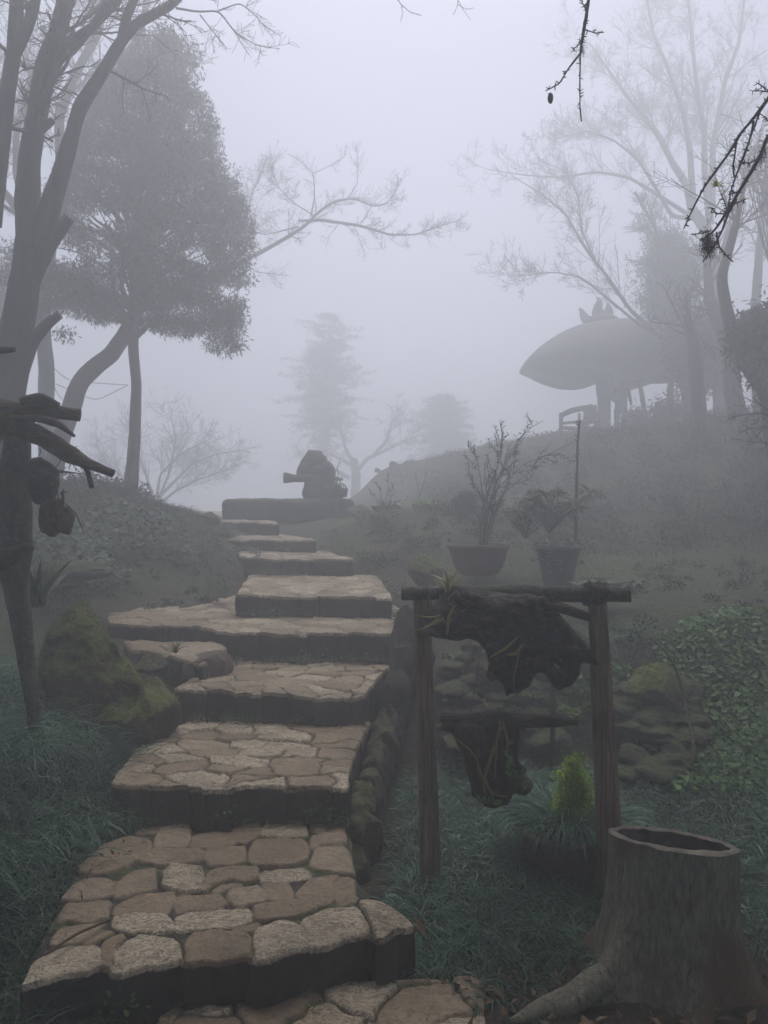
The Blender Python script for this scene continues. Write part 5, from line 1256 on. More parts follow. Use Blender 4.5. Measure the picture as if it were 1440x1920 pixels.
while len(cl) < 1750:
    p = r.uniform([-20, 40], [480, 665], (400, 2)); p = p[inpoly(p, outline)]
    de, _ = polydist(p, outline); 
    half = np.sqrt(np.clip(de / 120, 0.02, 1)) * 1.5
    y = D + r.uniform(-1, 1, len(p)) * half
    for (a, b), yy in zip(p, y):
        rr_ = ray(a, b); q = P(a, b, D); q = q.copy(); s = yy / D
        cl.append(EYE + ray(a, b) * (yy / ray(a, b)[1]))
cl = np.array(cl[:1750])
nz = noise(cl, 1.3, 3, 3); pxs = 720 + cl[:, 0] / cl[:, 1] * FPX; pys = 943 - (cl[:, 2] - 1.6) / cl[:, 1] * FPX
cn = noise(np.c_[pxs / 60, pys / 60], 1.0, 11, 2); lower = sstep(420, 600, pys)
keep = ((cn > -.42 + .22 * lower) | (pys < 290)) & ((nz > -.5) | (pys < 290)); cl = cl[keep]
LV = MB(); BR = MB(); k = 58
off = r.normal(0, 1, (len(cl), k, 3)); off /= np.linalg.norm(off, axis=2, keepdims=True); off *= r.uniform(.2, 1, (len(cl), k, 1)) ** .6 * [.17, .17, .11]
size = r.uniform(.7, 1.3, (len(cl), 1, 1)); C = (cl[:, None] + off * size).reshape(-1, 3); dv = (off / .15).reshape(-1, 3) * .25 + r.normal(0, .6, (len(C), 3)) + [0, 0, -.45]
leaves(LV, C, .075, .021, 3, dirs=dv)
for i in r.choice(len(cl), 200, replace=False):
    e = cl[i]
    if e[2] < P(250, 560, D)[2] and abs(e[0] - P(250, 560, D)[0]) > .55: continue
    f = np.clip((e[2] - P(250, 620, D)[2]) / 4.4, .0, .95); zb = P(250, 640, D)[2] + f * 2.6 + 0
    px_ = 250 + f * 20; s = P(px_, 640 - f * 380, D); mid = (s + e) / 2 + [0, 0, .02 + .08 * r.normal()]
    tube(BR, smooth_line([s, mid, e], 12, 2), [.028 * (1.1 - f), .012, .004], 5, caps=False)
for pts in ([(250,650,D),(225,590,D),(180,545,D),(150,520,D)], [(248,630,D),(215,560,D),(208,480,D),(205,420,D)], [(255,630,D),(300,590,D),(330,560,D),(350,500,D)], [(252,600,D),(228,540,D),(225,440,D)]):
    limb(BR, pts, [.05, .035, .025, .015], r, 3, .6, 1, 8)
BR.build('branch', MT['bark_far'], T); LV.build('crown', MT['darkleaf'], T)

# centre conifer with two stems
def conifer(name, px, pbase, ptop, d, wpx, label, seed, lean=0, stems=((0, 1),), first=.3, layers=22, ndl=1.0, mat='conifer'):
    b = P(px, pbase, d); t = P(px + lean, ptop, d); T = thing(name, tuple(b), label, 'tree'); r = np.random.default_rng(seed); mb = MB(); LV = MB(); W = wpx / FPX * d / 2
    for dx, hf in stems:
        s0 = b + [dx * .3, 0, 0]; e = s0 + (t - b) * hf; tube(mb, smooth_line([s0, (s0 + e) / 2 + [.03, 0, 0], e], 20), [.09, .06, .012], 8)
        for l in range(layers):
            f = first + (1 - first) * (l + r.uniform(0, .8)) / layers; p = s0 + (e - s0) * f
            prof = math.sin(math.pi * min(1, (1 - f) / (1 - first) * .75 + .08)) ** .8 * (1.0 if r.uniform() > .25 else .6)
            for a in np.linspace(0, 6.28, 9)[:-1] + r.uniform(0, 6):
                Lb = W * prof * r.uniform(.35, 1.15) + .08; dv = np.array([math.cos(a), math.sin(a), r.uniform(-.25, .35)])
                q = smooth_line([p, p + dv * Lb * .5 + [0, 0, .03], p + dv * Lb + [0, 0, -.06]], 9); tube(mb, q, [.014, .004], 4, caps=False)
                C = np.repeat(q[2:], int(11 * ndl), 0) + r.normal(0, .07, (len(q[2:]) * int(11 * ndl), 3)) * [1, 1, .5]
                leaves(LV, C, .20, .045, l, dirs=dv * .9 + r.normal(0, .45, (len(C), 3)))
    mb.build('trunk', MT['bark_far'], T); LV.build('crown', MT[mat], T)
conifer('conifer', 608, 925, 585, 32, 158, 'loose feathery conifer fading into the fog behind the statue', 3, 8, ((-.45, .80), (.12, 1)), .36, 15, .75)
conifer('cone_tree', 832, 890, 742, 34, 110, 'faint cone shaped evergreen beyond the hill crest', 5, 0, ((0, 1),), .05, 26, 1.3)
# gnarled bare tree in the far centre
r = np.random.default_rng(14); D = 29; T = thing('gnarled_tree', tuple(P(668, 915, D)), 'faint gnarled bare tree low in the fog right of the statue', 'tree')
mb = MB(); limb(mb, [(666,930,D),(668,890,D),(662,860,D)], [.2,.17,.15], r, 0, sides=10, rough=.2); mb.build('trunk', MT['bark'], T)
mb = MB()
for pts in ([(668,885,D),(690,860,D),(720,845,D),(760,825,D),(790,815,D)], [(664,865,D),(645,835,D),(640,810,D),(620,790,D)], [(700,855,D),(720,830,D),(735,790,D),(760,770,D)], [(662,870,D),(640,860,D),(610,850,D),(590,845,D)], [(655,895,D),(635,880,D),(600,870,D),(560,850,D)]):
    limb(mb, pts, [.09,.065,.05,.03,.015], r, 9, 1.1, 2, 7, minr=.008, wig=.1, rough=.2, up=.3)
mb.build('crown', MT['bark'], T)
# pinkish bare bush tree left centre
r = np.random.default_rng(15); D = 22; T = thing('bushy_bare_tree', tuple(P(290, 965, D)), 'wide fine twigged bare tree behind the leafy tree trunk', 'tree')
mb = MB(); limb(mb, [(285,985,D),(292,950,D),(300,930,D)], [.10,.08,.07], r, 0, sides=8); mb.build('trunk', MT['bark'], T)
mb = MB()
for pts in ([(292,950,D),(330,920,D),(370,900,D),(430,880,D)], [(292,945,D),(300,890,D),(340,850,D),(400,820,D)], [(292,945,D),(270,880,D),(250,830,D),(240,790,D)], [(292,950,D),(320,880,D),(330,820,D),(320,780,D)], [(292,940,D),(240,900,D),(200,870,D),(180,830,D)], [(300,930,D),(360,870,D),(410,850,D),(450,845,D)]):
    limb(mb, pts, [.05,.035,.022,.012], r, 16, 1.2, 2, 6, minr=.005, spread=.55, up=.3)
mb.build('crown', MT['bark'], T)

# right bare tree group
r = np.random.default_rng(17); D = 18.5
def base_at(px, d): x = (px - 720) / FPX * d; return (px, 943 - (Hs(x, d) - .1 - 1.6) / d * FPX, d)
T = thing('tall_bare_tree', tuple(P(*base_at(1350, D))), 'tall bare tree with many fine branches fading in the upper right', 'tree')
mb = MB(); limb(mb, [base_at(1352, D),(1350,700,D),(1346,620,D),(1343,560,D),(1340,510,D),(1326,434,D),(1297,393,D)], [0.197,0.172,0.164,0.164,0.148,0.139,0.123], r, 0, sides=16, n=80, rough=.12); mb.build('trunk', MT['bark'], T)
mb = MB(); kw = dict(minr=.0055, sides=8, spread=.42, up=.35)
limb(mb, [(1297,393,D),(1288,347,D),(1261,306,D),(1237,257,D),(1207,217,D),(1180,187,D),(1140,130,D),(1105,80,D)], [0.107,0.090,0.074,0.066,0.053,0.041,0.029,0.016], r, 14, 1.6, 3, n=50, **kw)
limb(mb, [(1299,380,D),(1294,285,D),(1280,203,D),(1269,176,D),(1248,117,D),(1226,68,D),(1210,-20,D)], [0.090,0.078,0.066,0.057,0.049,0.041,0.033], r, 12, 1.5, 3, n=50, **kw)
limb(mb, [(1332,420,D),(1321,325,D),(1321,244,D),(1310,190,D),(1300,100,D),(1290,-10,D)], [0.098,0.082,0.070,0.057,0.049,0.033], r, 12, 1.5, 3, n=50, **kw)
limb(mb, [(1334,400,D),(1337,271,D),(1353,190,D),(1359,152,D),(1386,81,D),(1397,-10,D)], [0.098,0.082,0.070,0.057,0.045,0.033], r, 12, 1.5, 3, n=50, **kw)
limb(mb, [(1300,405,D),(1288,401,D),(1234,366,D),(1180,333,D),(1120,322,D),(1050,333,D),(980,328,D),(915,318,D),(880,305,D)], [0.057,0.049,0.041,0.034,0.028,0.023,0.016,0.010,0.005], r, 18, 1.1, 2, n=60, minr=.0045, sides=7, spread=.5, up=.3)
limb(mb, [(1297,410,D),(1260,406,D),(1234,360,D),(1196,298,D),(1150,262,D),(1100,245,D),(1040,262,D)], [0.057,0.049,0.041,0.034,0.028,0.021,0.010], r, 14, 1.3, 3, n=50, **kw)
limb(mb, [(1350,500,D),(1375,400,D),(1400,320,D),(1430,240,D),(1460,150,D)], [0.090,0.074,0.057,0.045,0.033], r, 9, 1.4, 2, n=40, **kw)
mb.build('crown', MT['bark'], T)
D = 16.5; T = thing('leaning_bare_tree', tuple(P(*base_at(1285, D))), 'bare tree leaning left with long low limbs beside the pavilion roof', 'tree')
mb = MB(); limb(mb, [base_at(1300, D),(1290,740,D),(1280,680,D),(1262,640,D)], [0.156,0.139,0.123,0.107], r, 0, sides=14, n=50, rough=.12); mb.build('trunk', MT['bark'], T)
mb = MB()
limb(mb, [(1262,640,D),(1225,620,D),(1180,580,D),(1140,520,D),(1100,470,D),(1060,400,D),(1010,360,D),(960,330,D)], [0.057,0.049,0.041,0.034,0.028,0.023,0.015,0.007], r, 16, 1.2, 2, n=60, **kw)
limb(mb, [(1262,640,D),(1200,610,D),(1140,560,D),(1090,520,D),(1040,510,D),(960,518,D),(920,510,D)], [0.041,0.034,0.028,0.021,0.015,0.008,0.004], r, 14, 1.0, 2, n=50, **kw)
limb(mb, [(1275,670,D),(1262,580,D),(1240,500,D),(1230,430,D),(1190,360,D)], [0.090,0.070,0.053,0.041,0.025], r, 10, 1.3, 3, n=40, **kw)
limb(mb, [(1120,500,D),(1090,430,D),(1085,370,D),(1060,320,D),(1010,300,D)], [0.025,0.021,0.016,0.011,0.005], r, 10, .9, 2, n=40, **kw)
mb.build('crown', MT['bark'], T)
for pts, rads, lab, sd, kd in (([base_at(1470, 9.5),(1440,740,9.5),(1405,690,9.5),(1378,640,9.5),(1362,580,9.5),(1352,520,9.5),(1380,420,9.5),(1400,330,9.5)], [.15,.12,.10,.09,.075,.06,.045,.02], 'dark leaning trunk curving up from the right edge', 4, 7),
    ([base_at(1388, 13),(1375,740,13),(1368,660,13),(1330,560,13),(1325,480,13)], [.17,.14,.12,.10,.06], 'slender bare trunk immediately right of the tall bare tree', 6, 6),
    ([base_at(1315, 12.5),(1308,720,12.5),(1300,640,12.5),(1285,590,12.5)], [.13,.11,.09,.05], 'short dark trunk left of the tall bare tree', 8, 5),
    ([base_at(1425, 17),(1420,700,17),(1415,600,17),(1425,450,17),(1440,300,17)], [.14,.12,.10,.08,.05], 'thin pale trunk far back near the right edge', 9, 10)):
    rr_ = np.random.default_rng(sd); T = thing('bare_tree', tuple(P(*pts[0])), lab, 'tree'); mb = MB(); h = len(pts) - 2
    limb(mb, pts[:h + 1], rads[:h + 1], rr_, 0, sides=14, n=50, rough=.12); mb.build('trunk', MT['bark_far'], T)
    mb = MB(); limb(mb, pts[h - 1:], rads[h - 1:], rr_, kd, 1.1, 2, 8, minr=.005, spread=.6, start=.4); mb.build('crown', MT['bark_far'], T)
# misty leafy masses at the right
def bushy(name, pxc, pyc, d, rx, rz, n, L, W, label, seed, pbase=None, mat='darkleaf', depth=None, thr=-.25):
    b = P(pxc, pbase or pyc + rz, d); T = thing(name, tuple(b), label, 'tree' if 'tree' in name else 'bush'); r = np.random.default_rng(seed)
    v = r.normal(0, 1, (n, 3)); v /= np.linalg.norm(v, axis=1, keepdims=True); v *= (r.uniform(.15, 1, (n, 1)) ** .45) * (1 + .35 * noise(v, 1.6, seed, 3))[:, None]
    c = P(pxc, pyc, d) + v * [rx / FPX * d, (depth or rx / FPX * d), rz / FPX * d]; c = c[noise(c, 2.2, seed, 2) > thr]
    k = 16; C = np.repeat(c, k, 0) + r.normal(0, .10, (len(c) * k, 3)); LV = MB(); leaves(LV, C, L, W, seed, droop=.5); mb = MB()
    tube(mb, smooth_line([b, (b + P(pxc, pyc, d)) / 2 + [.05, 0, 0], P(pxc, pyc, d)], 12), [.09, .07, .05], 8)
    for i in range(0, len(c), max(1, len(c) // 50)): tube(mb, smooth_line([b + (P(pxc, pyc, d) - b) * r.uniform(.3, .95), (b + c[i]) / 2 * .4 + c[i] * .6, c[i]], 8), [.02, .005], 4, caps=False)
    mb.build('trunk', MT['bark_far'], T); LV.build('crown', MT[mat], T)
bushy('evergreen_tree', 1255, 520, 17.6, 60, 90, 700, .10, .04, 'soft evergreen crown in the fog behind the leaning bare tree', 3, 800)
bushy('evergreen_tree', 1312, 650, 15.5, 58, 95, 800, .10, .04, 'dark leafy crown hiding the right end of the pavilion roof', 4, 810)
bushy('evergreen_tree', 1450, 640, 9.0, 62, 68, 700, .09, .035, 'leafy crown cut by the right edge of the picture', 5, 790)
bushy('evergreen_tree', 1460, 300, 12, 60, 60, 260, .08, .03, 'sparse small leaved crown high at the right edge', 6, 700, thr=-.05)
bushy('hill_bush', 1260, 772, 15.5, 32, 22, 160, .09, .04, 'low bush on the hill crest right of the pavilion pole', 7)
bushy('hill_bush', 1198, 790, 16.5, 28, 18, 160, .09, .04, 'low bush at the foot of the pavilion pole', 8)
bushy('evergreen_tree', -5, 600, 13, 60, 60, 500, .10, .04, 'pale leafy crown behind the big left tree trunk', 12, 900)
r = np.random.default_rng(77); T = thing('bare_bush', tuple(P(1475, 800, 6.5)), 'fine twigged bare bush reaching in from the right edge', 'bush'); mb = MB()
for pts in ([(1480,790,6.5),(1430,775,6.5),(1390,778,6.5),(1365,785,6.5)], [(1480,820,6.5),(1440,800,6.5),(1400,805,6.5)], [(1480,760,6.5),(1440,770,6.5),(1410,745,6.5)], [(1480,840,6.5),(1430,830,6.5),(1400,828,6.5)]):
    limb(mb, pts, [.010,.007,.004,.003], r, 9, .25, 1, 5, minr=.002, spread=.6)
mb.build('crown', MT['twig'], T)

# unseen evergreens added to shade the near fog and steps; one carries hanging twigs
def added_shade_tree(x, y, zc, rx, rz, n, label, seed, cx=None, cy=None):
    b = np.array([x, y, Hs(x, y) - .1]); T = thing('evergreen_tree', tuple(b), label, 'tree', None); r = np.random.default_rng(seed)
    v = r.normal(0, 1, (n, 3)); v /= np.linalg.norm(v, axis=1, keepdims=True); v *= r.uniform(.1, 1, (n, 1)) ** .5
    X_, Y_ = (x if cx is None else cx), (y if cy is None else cy); c = np.array([X_, Y_, zc]) + v * [rx, rx, rz]; out_ = lambda q, m: (q[:, 2] - 1.6 > .8 * q[:, 1] + m) | (np.abs(q[:, 0]) > .56 * q[:, 1] + m)
    c = c[out_(c, .6) & (c[:, 2] > 2.6)]
    C = np.repeat(c, 14, 0) + r.normal(0, .2, (len(c) * 14, 3)); C = C[out_(C, .35)]; LV = MB(); leaves(LV, C, .22, .09, seed, droop=.4); mb = MB()
    tube(mb, smooth_line([b, b + [.1, 0, 2], np.array([X_ * .5 + x * .5, Y_ * .5 + y * .5, zc])], 20), [.22, .17, .10], 12, rough=.1)
    for i in range(0, len(c), max(1, len(c) // 60)): tube(mb, smooth_line([np.array([x, y, r.uniform(2.8, zc)]), c[i] * .5 + np.array([X_, Y_, zc]) * .5 + [0, 0, .1], c[i]], 10), [.05, .008], 5, caps=False)
    mb.build('trunk', MT['bark_far'], T); LV.build('crown', MT['darkleaf'], T)
added_shade_tree(-2.6, -1.6, 6.8, 3.8, 3.2, 950, 'unseen spreading evergreen added for shade behind and left of the viewpoint', 41, -2.2, -.2)
added_shade_tree(3.0, -.6, 7.0, 4.0, 3.2, 850, 'unseen spreading evergreen behind and right of the viewpoint, carrying hanging twigs and added for shade', 42, 2.8, .6)
added_shade_tree(-6.6, 3.6, 5.0, 3.8, 3.4, 2000, 'unseen broad evergreen added for shade beyond the left edge', 44)
added_shade_tree(7.0, 5.0, 5.0, 4.0, 3.6, 2200, 'unseen broad evergreen added for shade beyond the right edge', 45)
added_shade_tree(.4, -4.5, 6.2, 3.4, 3.0, 1200, 'unseen dense evergreen added for shade directly behind the viewpoint', 43)

# ------------------------------------------------------------------ pavilion
D = 20.0; flo = Hs(5.5, 20.0); pc = P(1150, 700, D); fl = np.array([pc[0], D, 3.02])
PV = thing('pavilion', tuple(fl), 'round pavilion with drooping shell shaped roof on the foggy hilltop', 'pavilion')
na, nr = 96, 26; a = np.linspace(0, 2 * np.pi, na, endpoint=False); R0 = 2.43; ztop = P(1128, 603, D)[2]; zed = P(1128, 688, D)[2]
V = []; ff = np.linspace(0, 1, nr)
lobe = np.where(np.cos(3 * a + .6) > 0, 1, .2)
for f in ff:
    rr_ = R0 * f * (1 + .03 * np.cos(5 * a)) ; z = zed + (ztop - zed) * (1 - f ** 1.9) ** .75 + 0 * a
    V.append(np.c_[pc[0] + rr_ * np.cos(a), D + rr_ * np.sin(a), z])
under = []
for f in ff[::-1][1:]:
    rr_ = R0 * f; sag = .42 * (4 * f * (1 - f)) ** .8 * (.72 + .28 * np.cos(5 * a + 1.0)); z = zed - sag - .08 * (1 - f)
    under.append(np.c_[pc[0] + rr_ * np.cos(a), D + rr_ * np.sin(a), z])
V = np.stack(V + under); V[..., 2] += .02 * noise(V.reshape(-1, 3), 1.5, 3, 3).reshape(V.shape[:2]); ix = np.arange(V.shape[0] * na).reshape(-1, na); n1 = np.roll(ix, -1, 1)
mb = MB(); mb.add(V.reshape(-1, 3), np.stack([ix[:-1], ix[1:], n1[1:], n1[:-1]], -1).reshape(-1, 4)); rf = mb.build('roof', MT['thatch'], PV)
mb = MB()
ell(mb, 1128, 603, D, 34, 12, 30, 0, 4)
for pts, rr in (([(1104, 606), (1094, 592), (1089, 580), (1084, 578)], [.10, .12, .08, .02]), ([(1122, 604), (1120, 580), (1124, 562), (1116, 556)], [.14, .15, .10, .02]), ([(1138, 604), (1142, 584), (1140, 566)], [.12, .12, .03])):
    tube(mb, smooth_line([P(a, b, D) for a, b in pts], 20), rr, 10, rough=.15)
remeshed('roof_finial', mb, MT['thatch'], .03, rf, amp=.02, scale=6)
mb = MB(); tube(mb, smooth_line([np.array([P(1133, 800, D)[0], D, 2.8]), P(1133, 760, D), P(1132, 715, D)], 20), [.20, .165, .165, .21], 16, rough=.08); mb.build('pillar', MT['bark_far'], PV)
mb = MB(); tube(mb, smooth_line([P(1212, 800, D - .8), P(1206, 755, D - .8), P(1198, 712, D - .8)], 14), [.075, .06, .06], 10, rough=.15); mb.build('pole', MT['bark_far'], PV)
mb = MB(); lathe(mb, (pc[0], D, 2.85), [(2.2, 0), (2.2, .17), (0, .19)], 48); mb.build('floor', MT['slab'], PV)
# bench on the crest
BD = 17.9; bb = P(1085, 812, BD); BN = thing('bench', tuple(bb), 'wooden bench with slatted curved back at the edge of the pavilion', 'bench')
def bar(mb, a, b, r_=.03, rz=None, sides=6): tube(mb, smooth_line([P(*a), P(*b)], 6, 0), [r_, r_], sides)
mb = MB(); tube(mb, smooth_line([P(1050, 780, BD), P(1070, 770, BD), P(1095, 765, BD), P(1118, 764, BD)], 14), [.06, .065, .065, .065], 8); mb.build('top_rail', MT['darkwood'], BN)
mb = MB(); bar(mb, (1052, 794, BD), (1118, 787, BD), .035); mb.build('lower_rail', MT['darkwood'], BN)
for px in (1052, 1086, 1118):
    mb = MB(); box(mb, P(px, 815, BD), .055 if px != 1052 else .085, .06, P(px, 775, BD)[2] - P(px, 815, BD)[2]); mb.build('post', MT['darkwood'], BN, smooth=False)
mb = MB(); box(mb, P(1085, 805, BD - .2), .85, .36, .05); mb.build('seat', MT['darkwood'], BN, smooth=False)
# people
def person(px, foot, head_top, d, label, sit=False, face=0.0, seed=0):
    zf = foot; zt = P(px, head_top, d)[2] if head_top is not None else foot + 1.68; x0 = P(px, 900, d)[0]; h = zt - zf
    T = tag(None or thing('person', (x0, d, zf), label, 'person'))
    T = bpy.data.objects[T.name]
    mb = MB(); S = h / 1.7; o = np.array([x0, d, zf]); q = lambda x, y, z: o + np.array([x * math.cos(face) - y * math.sin(face), x * math.sin(face) + y * math.cos(face), z]) * S
    if not sit:
        for sg in (-1, 1):
            tube(mb, [q(sg * .09, .02, .06), q(sg * .095, .03, .46), q(sg * .10, 0, .90)], [.045, .058, .09], 10)
            tube(mb, [q(sg * .09, .05, .035), q(sg * .10, -.16, .03)], [.045, .035], 8)
            tube(mb, smooth_line([q(sg * .19, 0, 1.38), q(sg * .25, -.01, 1.12), q(sg * .17, -.16, 1.0)], 10, 1), [.055, .045, .032], 8)
            tube(mb, [q(sg * .17, -.16, 1.0), q(sg * .13, -.22, .99)], [.03, .022], 8)
            for k in range(5): tube(mb, smooth_line([q(sg * (.15 - k * .012), -.19, 1.01 - k * .012), q(sg * (.12 - k * .012), -.235, 1.0 - k * .012), q(sg * (.10 - k * .01), -.235, .985 - k * .012)], 5, 0), [.010, .007], 5)
        tube(mb, [q(0, 0, .86), q(0, 0, 1.0), q(0, .0, 1.2), q(0, 0, 1.38), q(0, 0, 1.45)], [.16, .15, .155, .17, .07], 14)
        hz = 1.58
    else:
        for sg in (-1, 1):
            tube(mb, smooth_line([q(sg * .09, .0, .52), q(sg * .11, -.38, .52), q(sg * .11, -.40, .30), q(sg * .11, -.40, .06)], 14, 1), [.085, .065, .05, .04], 10)
            tube(mb, [q(sg * .11, -.36, .03), q(sg * .11, -.56, .03)], [.042, .032], 8)
            tube(mb, smooth_line([q(sg * .19, 0, 1.02), q(sg * .22, -.08, .78), q(sg * .12, -.30, .70)], 10, 1), [.052, .042, .03], 8)
            for k in range(5): tube(mb, [q(sg * (.13 - k * .012), -.30, .69), q(sg * (.10 - k * .012), -.37, .67)], [.010, .007], 5)
        tube(mb, [q(0, .02, .46), q(0, .02, .6), q(0, .02, .85), q(0, 0, 1.02), q(0, 0, 1.10)], [.16, .155, .16, .165, .07], 14); hz = 1.22
    tube(mb, [q(0, 0, hz - .22), q(0, -.01, hz - .08)], [.055, .05], 10)
    V, F = ICO[3]; mb.add(V * np.array([.078, .095, .115]) * S + q(0, -.01, hz), None, F)
    mb.add(V * .018 * S + q(0, -.115, hz - .01), None, F)
    for sg in (-1, 1): mb.add(V * np.array([.012, .02, .03]) * S + q(sg * .08, 0, hz), None, F)
    remeshed('body', mb, MT['cloth'], .014, T, smooth_it=1)
    mb = MB(); mb.add(V * np.array([.088, .10, .10]) * S + q(0, .025, hz + .035), None, F); mb.build('hair', MT['twig'], T)
    return T
person(1164, 2.98, 704, 19.2, 'standing person in a dark jacket under the pavilion roof', face=.3)
person(1106, 3.30, 744, 18.3, 'person sitting on the bench end in dark clothes', sit=True, face=3.6)
# ridge stones on the crest
for i, (px, py, d, w_, h_, lab) in enumerate(((738, 872, 17.5, 9, 9, 'upright pointed stone on the foggy hill crest'), (708, 882, 17.2, 8, 5, 'small flat stone low on the hill crest'), (765, 868, 17.6, 14, 4, 'low ridge stone right of the pointed one'))):
    mb = MB(); rock(mb, P(px, py, d), (w_ / FPX * d, .15, h_ / FPX * d), 3, .3, i + 50); tag(mb.build('crest_stone', MT['rock']), lab, 'rock')

# ------------------------------------------------------------------ near hanging twigs (upper right)
Z5 = lambda pts: [(1180 + x / 3.692, y / 3.692) for x, y in pts]
def hang(label, limbs, d, seed, leafspots=(), tuft=None, root=()):
    r = np.random.default_rng(seed); T = thing('hanging_branch', tuple(P(*limbs[0][0][0], d)), label, 'branch'); mb = MB()
    for pts, rads in limbs:
        q = smooth_line([P(a, b, d) for a, b in pts], 40, 1); q[:, 1] += .04 * noise(q, 3, seed); tube(mb, q, rads, 7, rough=.3, seed=3, rscale=60)
        for k in range(int(len(pts) * 4)):
            i = r.integers(3, 39); t = r.normal(0, 1, 3); t /= np.linalg.norm(t); tube(mb, [q[i], q[i] + t * .014], [rads[0] * .7, .0012], 4)
    mb.build('stem', MT['twig'], T)
    for pt, way in root:
        mb = MB(); tube(mb, smooth_line([P(*pt, d)] + [np.array(w_) for w_ in way], 30, 2), [.005, .012, .022, .035], 8, rough=.2, rscale=20); mb.build('limb', MT['twig'], T)
    if leafspots:
        pieces('leaf_rosette', MT['lime'], T, len(leafspots), lambda mb, i: leaves(mb, np.tile(P(leafspots[i][0], leafspots[i][1], d), (leafspots[i][2], 1)), leafspots[i][3], leafspots[i][4], 3, droop=-.4))
    if tuft:
        for (a, b, sx, sy, n) in tuft:
            mb = MB(); q = np.array([P(a + r.normal(0, sx), b + r.normal(0, sy), d) for _ in range(n)]); blades(mb, q, .035, .0016, 0, 4, 3, 1.6, 1.4)
            mb.build('lichen_tuft', MT['rootball'], T)
hang('dark twig with one shrivelled leaf hanging from the top edge', [([(1108, -30), (1100, 30), (1093, 70), (1088, 100)], [.005, .0055, .006, .004]), ([(1088, 100), (1065, 130), (1048, 158), (1022, 173)], [.0035, .0028, .002]), ([(1088, 100), (1087, 150), (1087, 200), (1090, 228)], [.003, .0022, .0022]),
      ([(1100, 52), (1118, 58), (1134, 56)], [.002, .0015]), ([(1092, 75), (1080, 88), (1070, 100)], [.002, .001]), ([(1100, 20), (1095, 8), (1088, -4)], [.002, .001])], 2.6, 3, tuft=[(1090, 85, 2.5, 12, 60)], root=[((1108, -30), [(1.0, 2.2, 3.75), (1.9, 1.1, 4.3), (2.9, -.4, 4.6)])])
mb = MB(); V, F = ICO[3]; V = V * [.010, .007, .019]; V = V * (1 + .35 * noise(V * 90, 1, 3))[:, None]; mb.add(V + P(1032, 184, 2.6), None, F); tube(mb, [P(1027, 174, 2.6), P(1030, 178, 2.6)], .001, 4); lf = mb.build('shrivelled_leaf', MT['twig'], bpy.data.objects['hanging_branch'])
hang('long dark twigs with a single green leaf rosette at right edge', [
    (Z5([(1000,600),(960,680),(900,760),(850,830),(770,920),(700,1040),(600,1180),(520,1290),(440,1440),(370,1590)]), [.005,.0045,.005,.004,.003,.002]),
    (Z5([(1010,880),(940,970),(900,1080),(840,1190),(760,1320),(700,1430),(600,1580),(540,1640),(480,1670)]), [.005,.006,.006,.005,.004,.003]),
    (Z5([(740,1380),(690,1470),(640,1600),(580,1710),(505,1815)]), [.004,.003,.002]), (Z5([(690,1440),(660,1480),(600,1480),(560,1440)]), [.003,.0015]),
    (Z5([(600,1610),(620,1710),(680,1780),(715,1815)]), [.003,.002]), (Z5([(560,1600),(500,1620),(430,1630)]), [.0025,.0015]), (Z5([(680,1460),(650,1380),(630,1340)]), [.002,.0015]),
    (Z5([(700,1420),(760,1400),(800,1380)]), [.0025,.0018]), (Z5([(740,960),(725,1060),(710,1150),(720,1230)]), [.003,.0025]), (Z5([(860,840),(830,960),(790,1080),(740,1200),(700,1330),(680,1450)]), [.003,.003,.0025]),
    (Z5([(960,690),(900,780),(850,910),(800,1040),(750,1160)]), [.003,.0025]), (Z5([(880,1110),(820,1140),(750,1125)]), [.003,.0018]), (Z5([(960,640),(910,630),(855,628)]), [.002,.0015]), (Z5([(970,640),(920,600),(878,568)]), [.002,.0015]), (Z5([(900,790),(940,820),(960,860)]), [.002,.0015]), (Z5([(750,1330),(700,1345),(685,1350)]), [.003,.002])],
    2.5, 4, [(*Z5([(612, 1290)])[0], 14, .03, .008), (*Z5([(800, 1380)])[0], 5, .02, .005), (*Z5([(640, 1325)])[0], 5, .02, .005)], [(*Z5([(545, 1690)])[0], 7, 12, 420), (*Z5([(930, 1060)])[0], 3, 12, 90)],
    root=[(Z5([(1000, 600)])[0], [(1.6, 2.35, 3.3), (2.3, 1.4, 3.9), (2.95, -.3, 4.3)]), (Z5([(1010, 880)])[0], [(1.6, 2.3, 3.1), (2.2, 1.6, 3.7), (2.9, .2, 4.2)])])
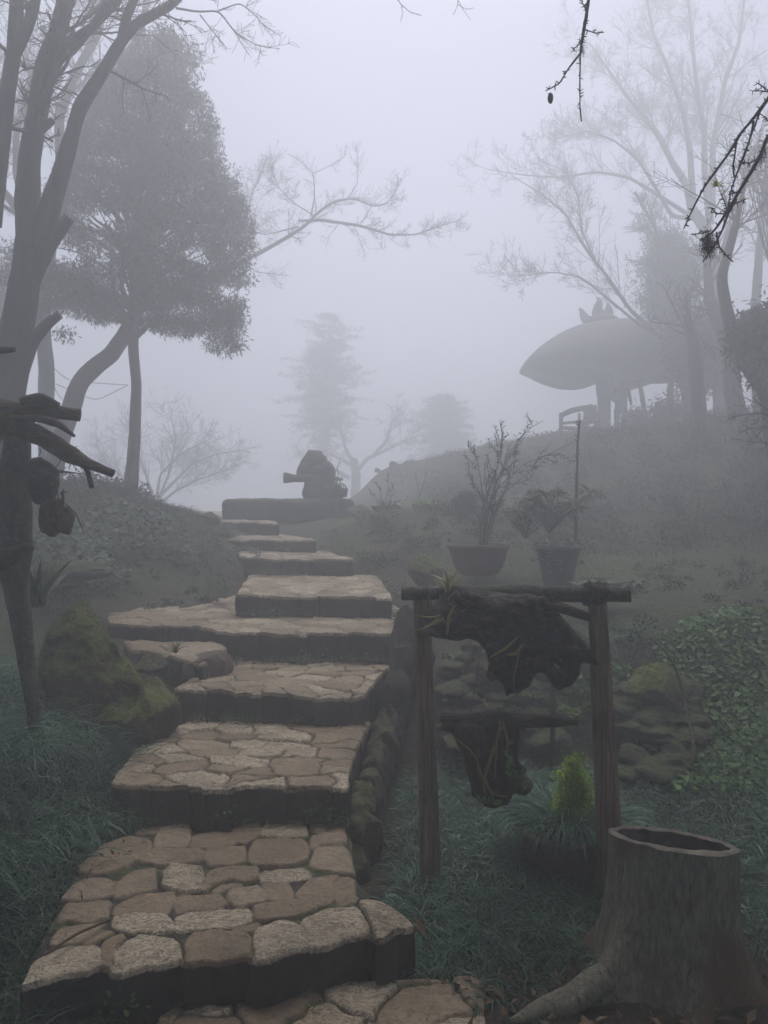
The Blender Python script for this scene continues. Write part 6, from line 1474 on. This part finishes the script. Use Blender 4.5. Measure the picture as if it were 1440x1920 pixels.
hang('faint thin twig at the left of the top centre', [([(735, -20), (752, 8), (770, 22), (790, 28)], [.006, .005, .003]), ([(752, 8), (755, 25), (750, 42)], [.004, .002])], 8.5, 9, root=[((735, -20), [(-.8, 8.2, 7.9), (-2.0, 7.4, 8.2), (-2.9, 6.8, 8.0)])])
hang('faint thin twig at the right of the top centre', [([(860, -20), (858, 10), (850, 28)], [.005, .003]), ([(858, 8), (875, 18), (890, 15)], [.004, .002]), ([(850, -15), (870, 20), (882, 38)], [.004, .002])], 8.5, 9, root=[((860, -20), [(.2, 8.2, 8.2), (-1.4, 7.4, 8.6), (-2.9, 6.8, 8.2)])])

# ------------------------------------------------------------------ fog
mb = MB(); box(mb, (0, 4, -9.5), 150, 150, 25.2)
hz = mb.build('haze', [], smooth=False)
hz['kind'] = 'stuff'; hz['label'] = 'thick pale fog filling the whole hillside garden'
m = bpy.data.materials.new('haze'); m.use_nodes = True; t = m.node_tree; t.nodes.remove(t.nodes['Principled BSDF'])
v = t.nodes.new('ShaderNodeVolumePrincipled'); v.inputs['Color'].default_value = (.952, .970, .993, 1); v.inputs['Density'].default_value = .062; v.inputs['Anisotropy'].default_value = .55
t.links.new(v.outputs[0], t.nodes['Material Output'].inputs['Volume']); hz.data.materials.clear(); hz.data.materials.append(m)

# ------------------------------------------------------------------ repeats share a group
GROUPS = {'rock_pile': 'rock piles in the bank behind the frame', 'rock': 'rocks set around the steps and banks', 'fern': 'ferns growing on the banks', 'planter': 'potted plants around the steps', 'weed': 'small weeds rooted in the risers',
          'evergreen_tree': 'leafy evergreen trees around the slope', 'bare_tree': 'bare trees fading into the fog', 'hanging_branch': 'bare twigs hanging into the top of the view',
          'crest_stone': 'stones along the hill crest', 'person': 'people at the pavilion', 'hill_bush': 'low bushes on the hill crest', 'drooping_shrub': 'drooping shrubs by the pots',
          'air_plant': 'small plants growing on the pole frame', 'grass_tuft': 'tufts of long leaves on the banks', 'stick': 'dry sticks on the ground', 'fallen_leaf': 'large fallen leaves'}
for o_ in list(sc.objects):
    base = o_.name.split('.')[0]
    if o_.parent is None and 'category' in o_ and base in GROUPS: o_['group'] = GROUPS[base]
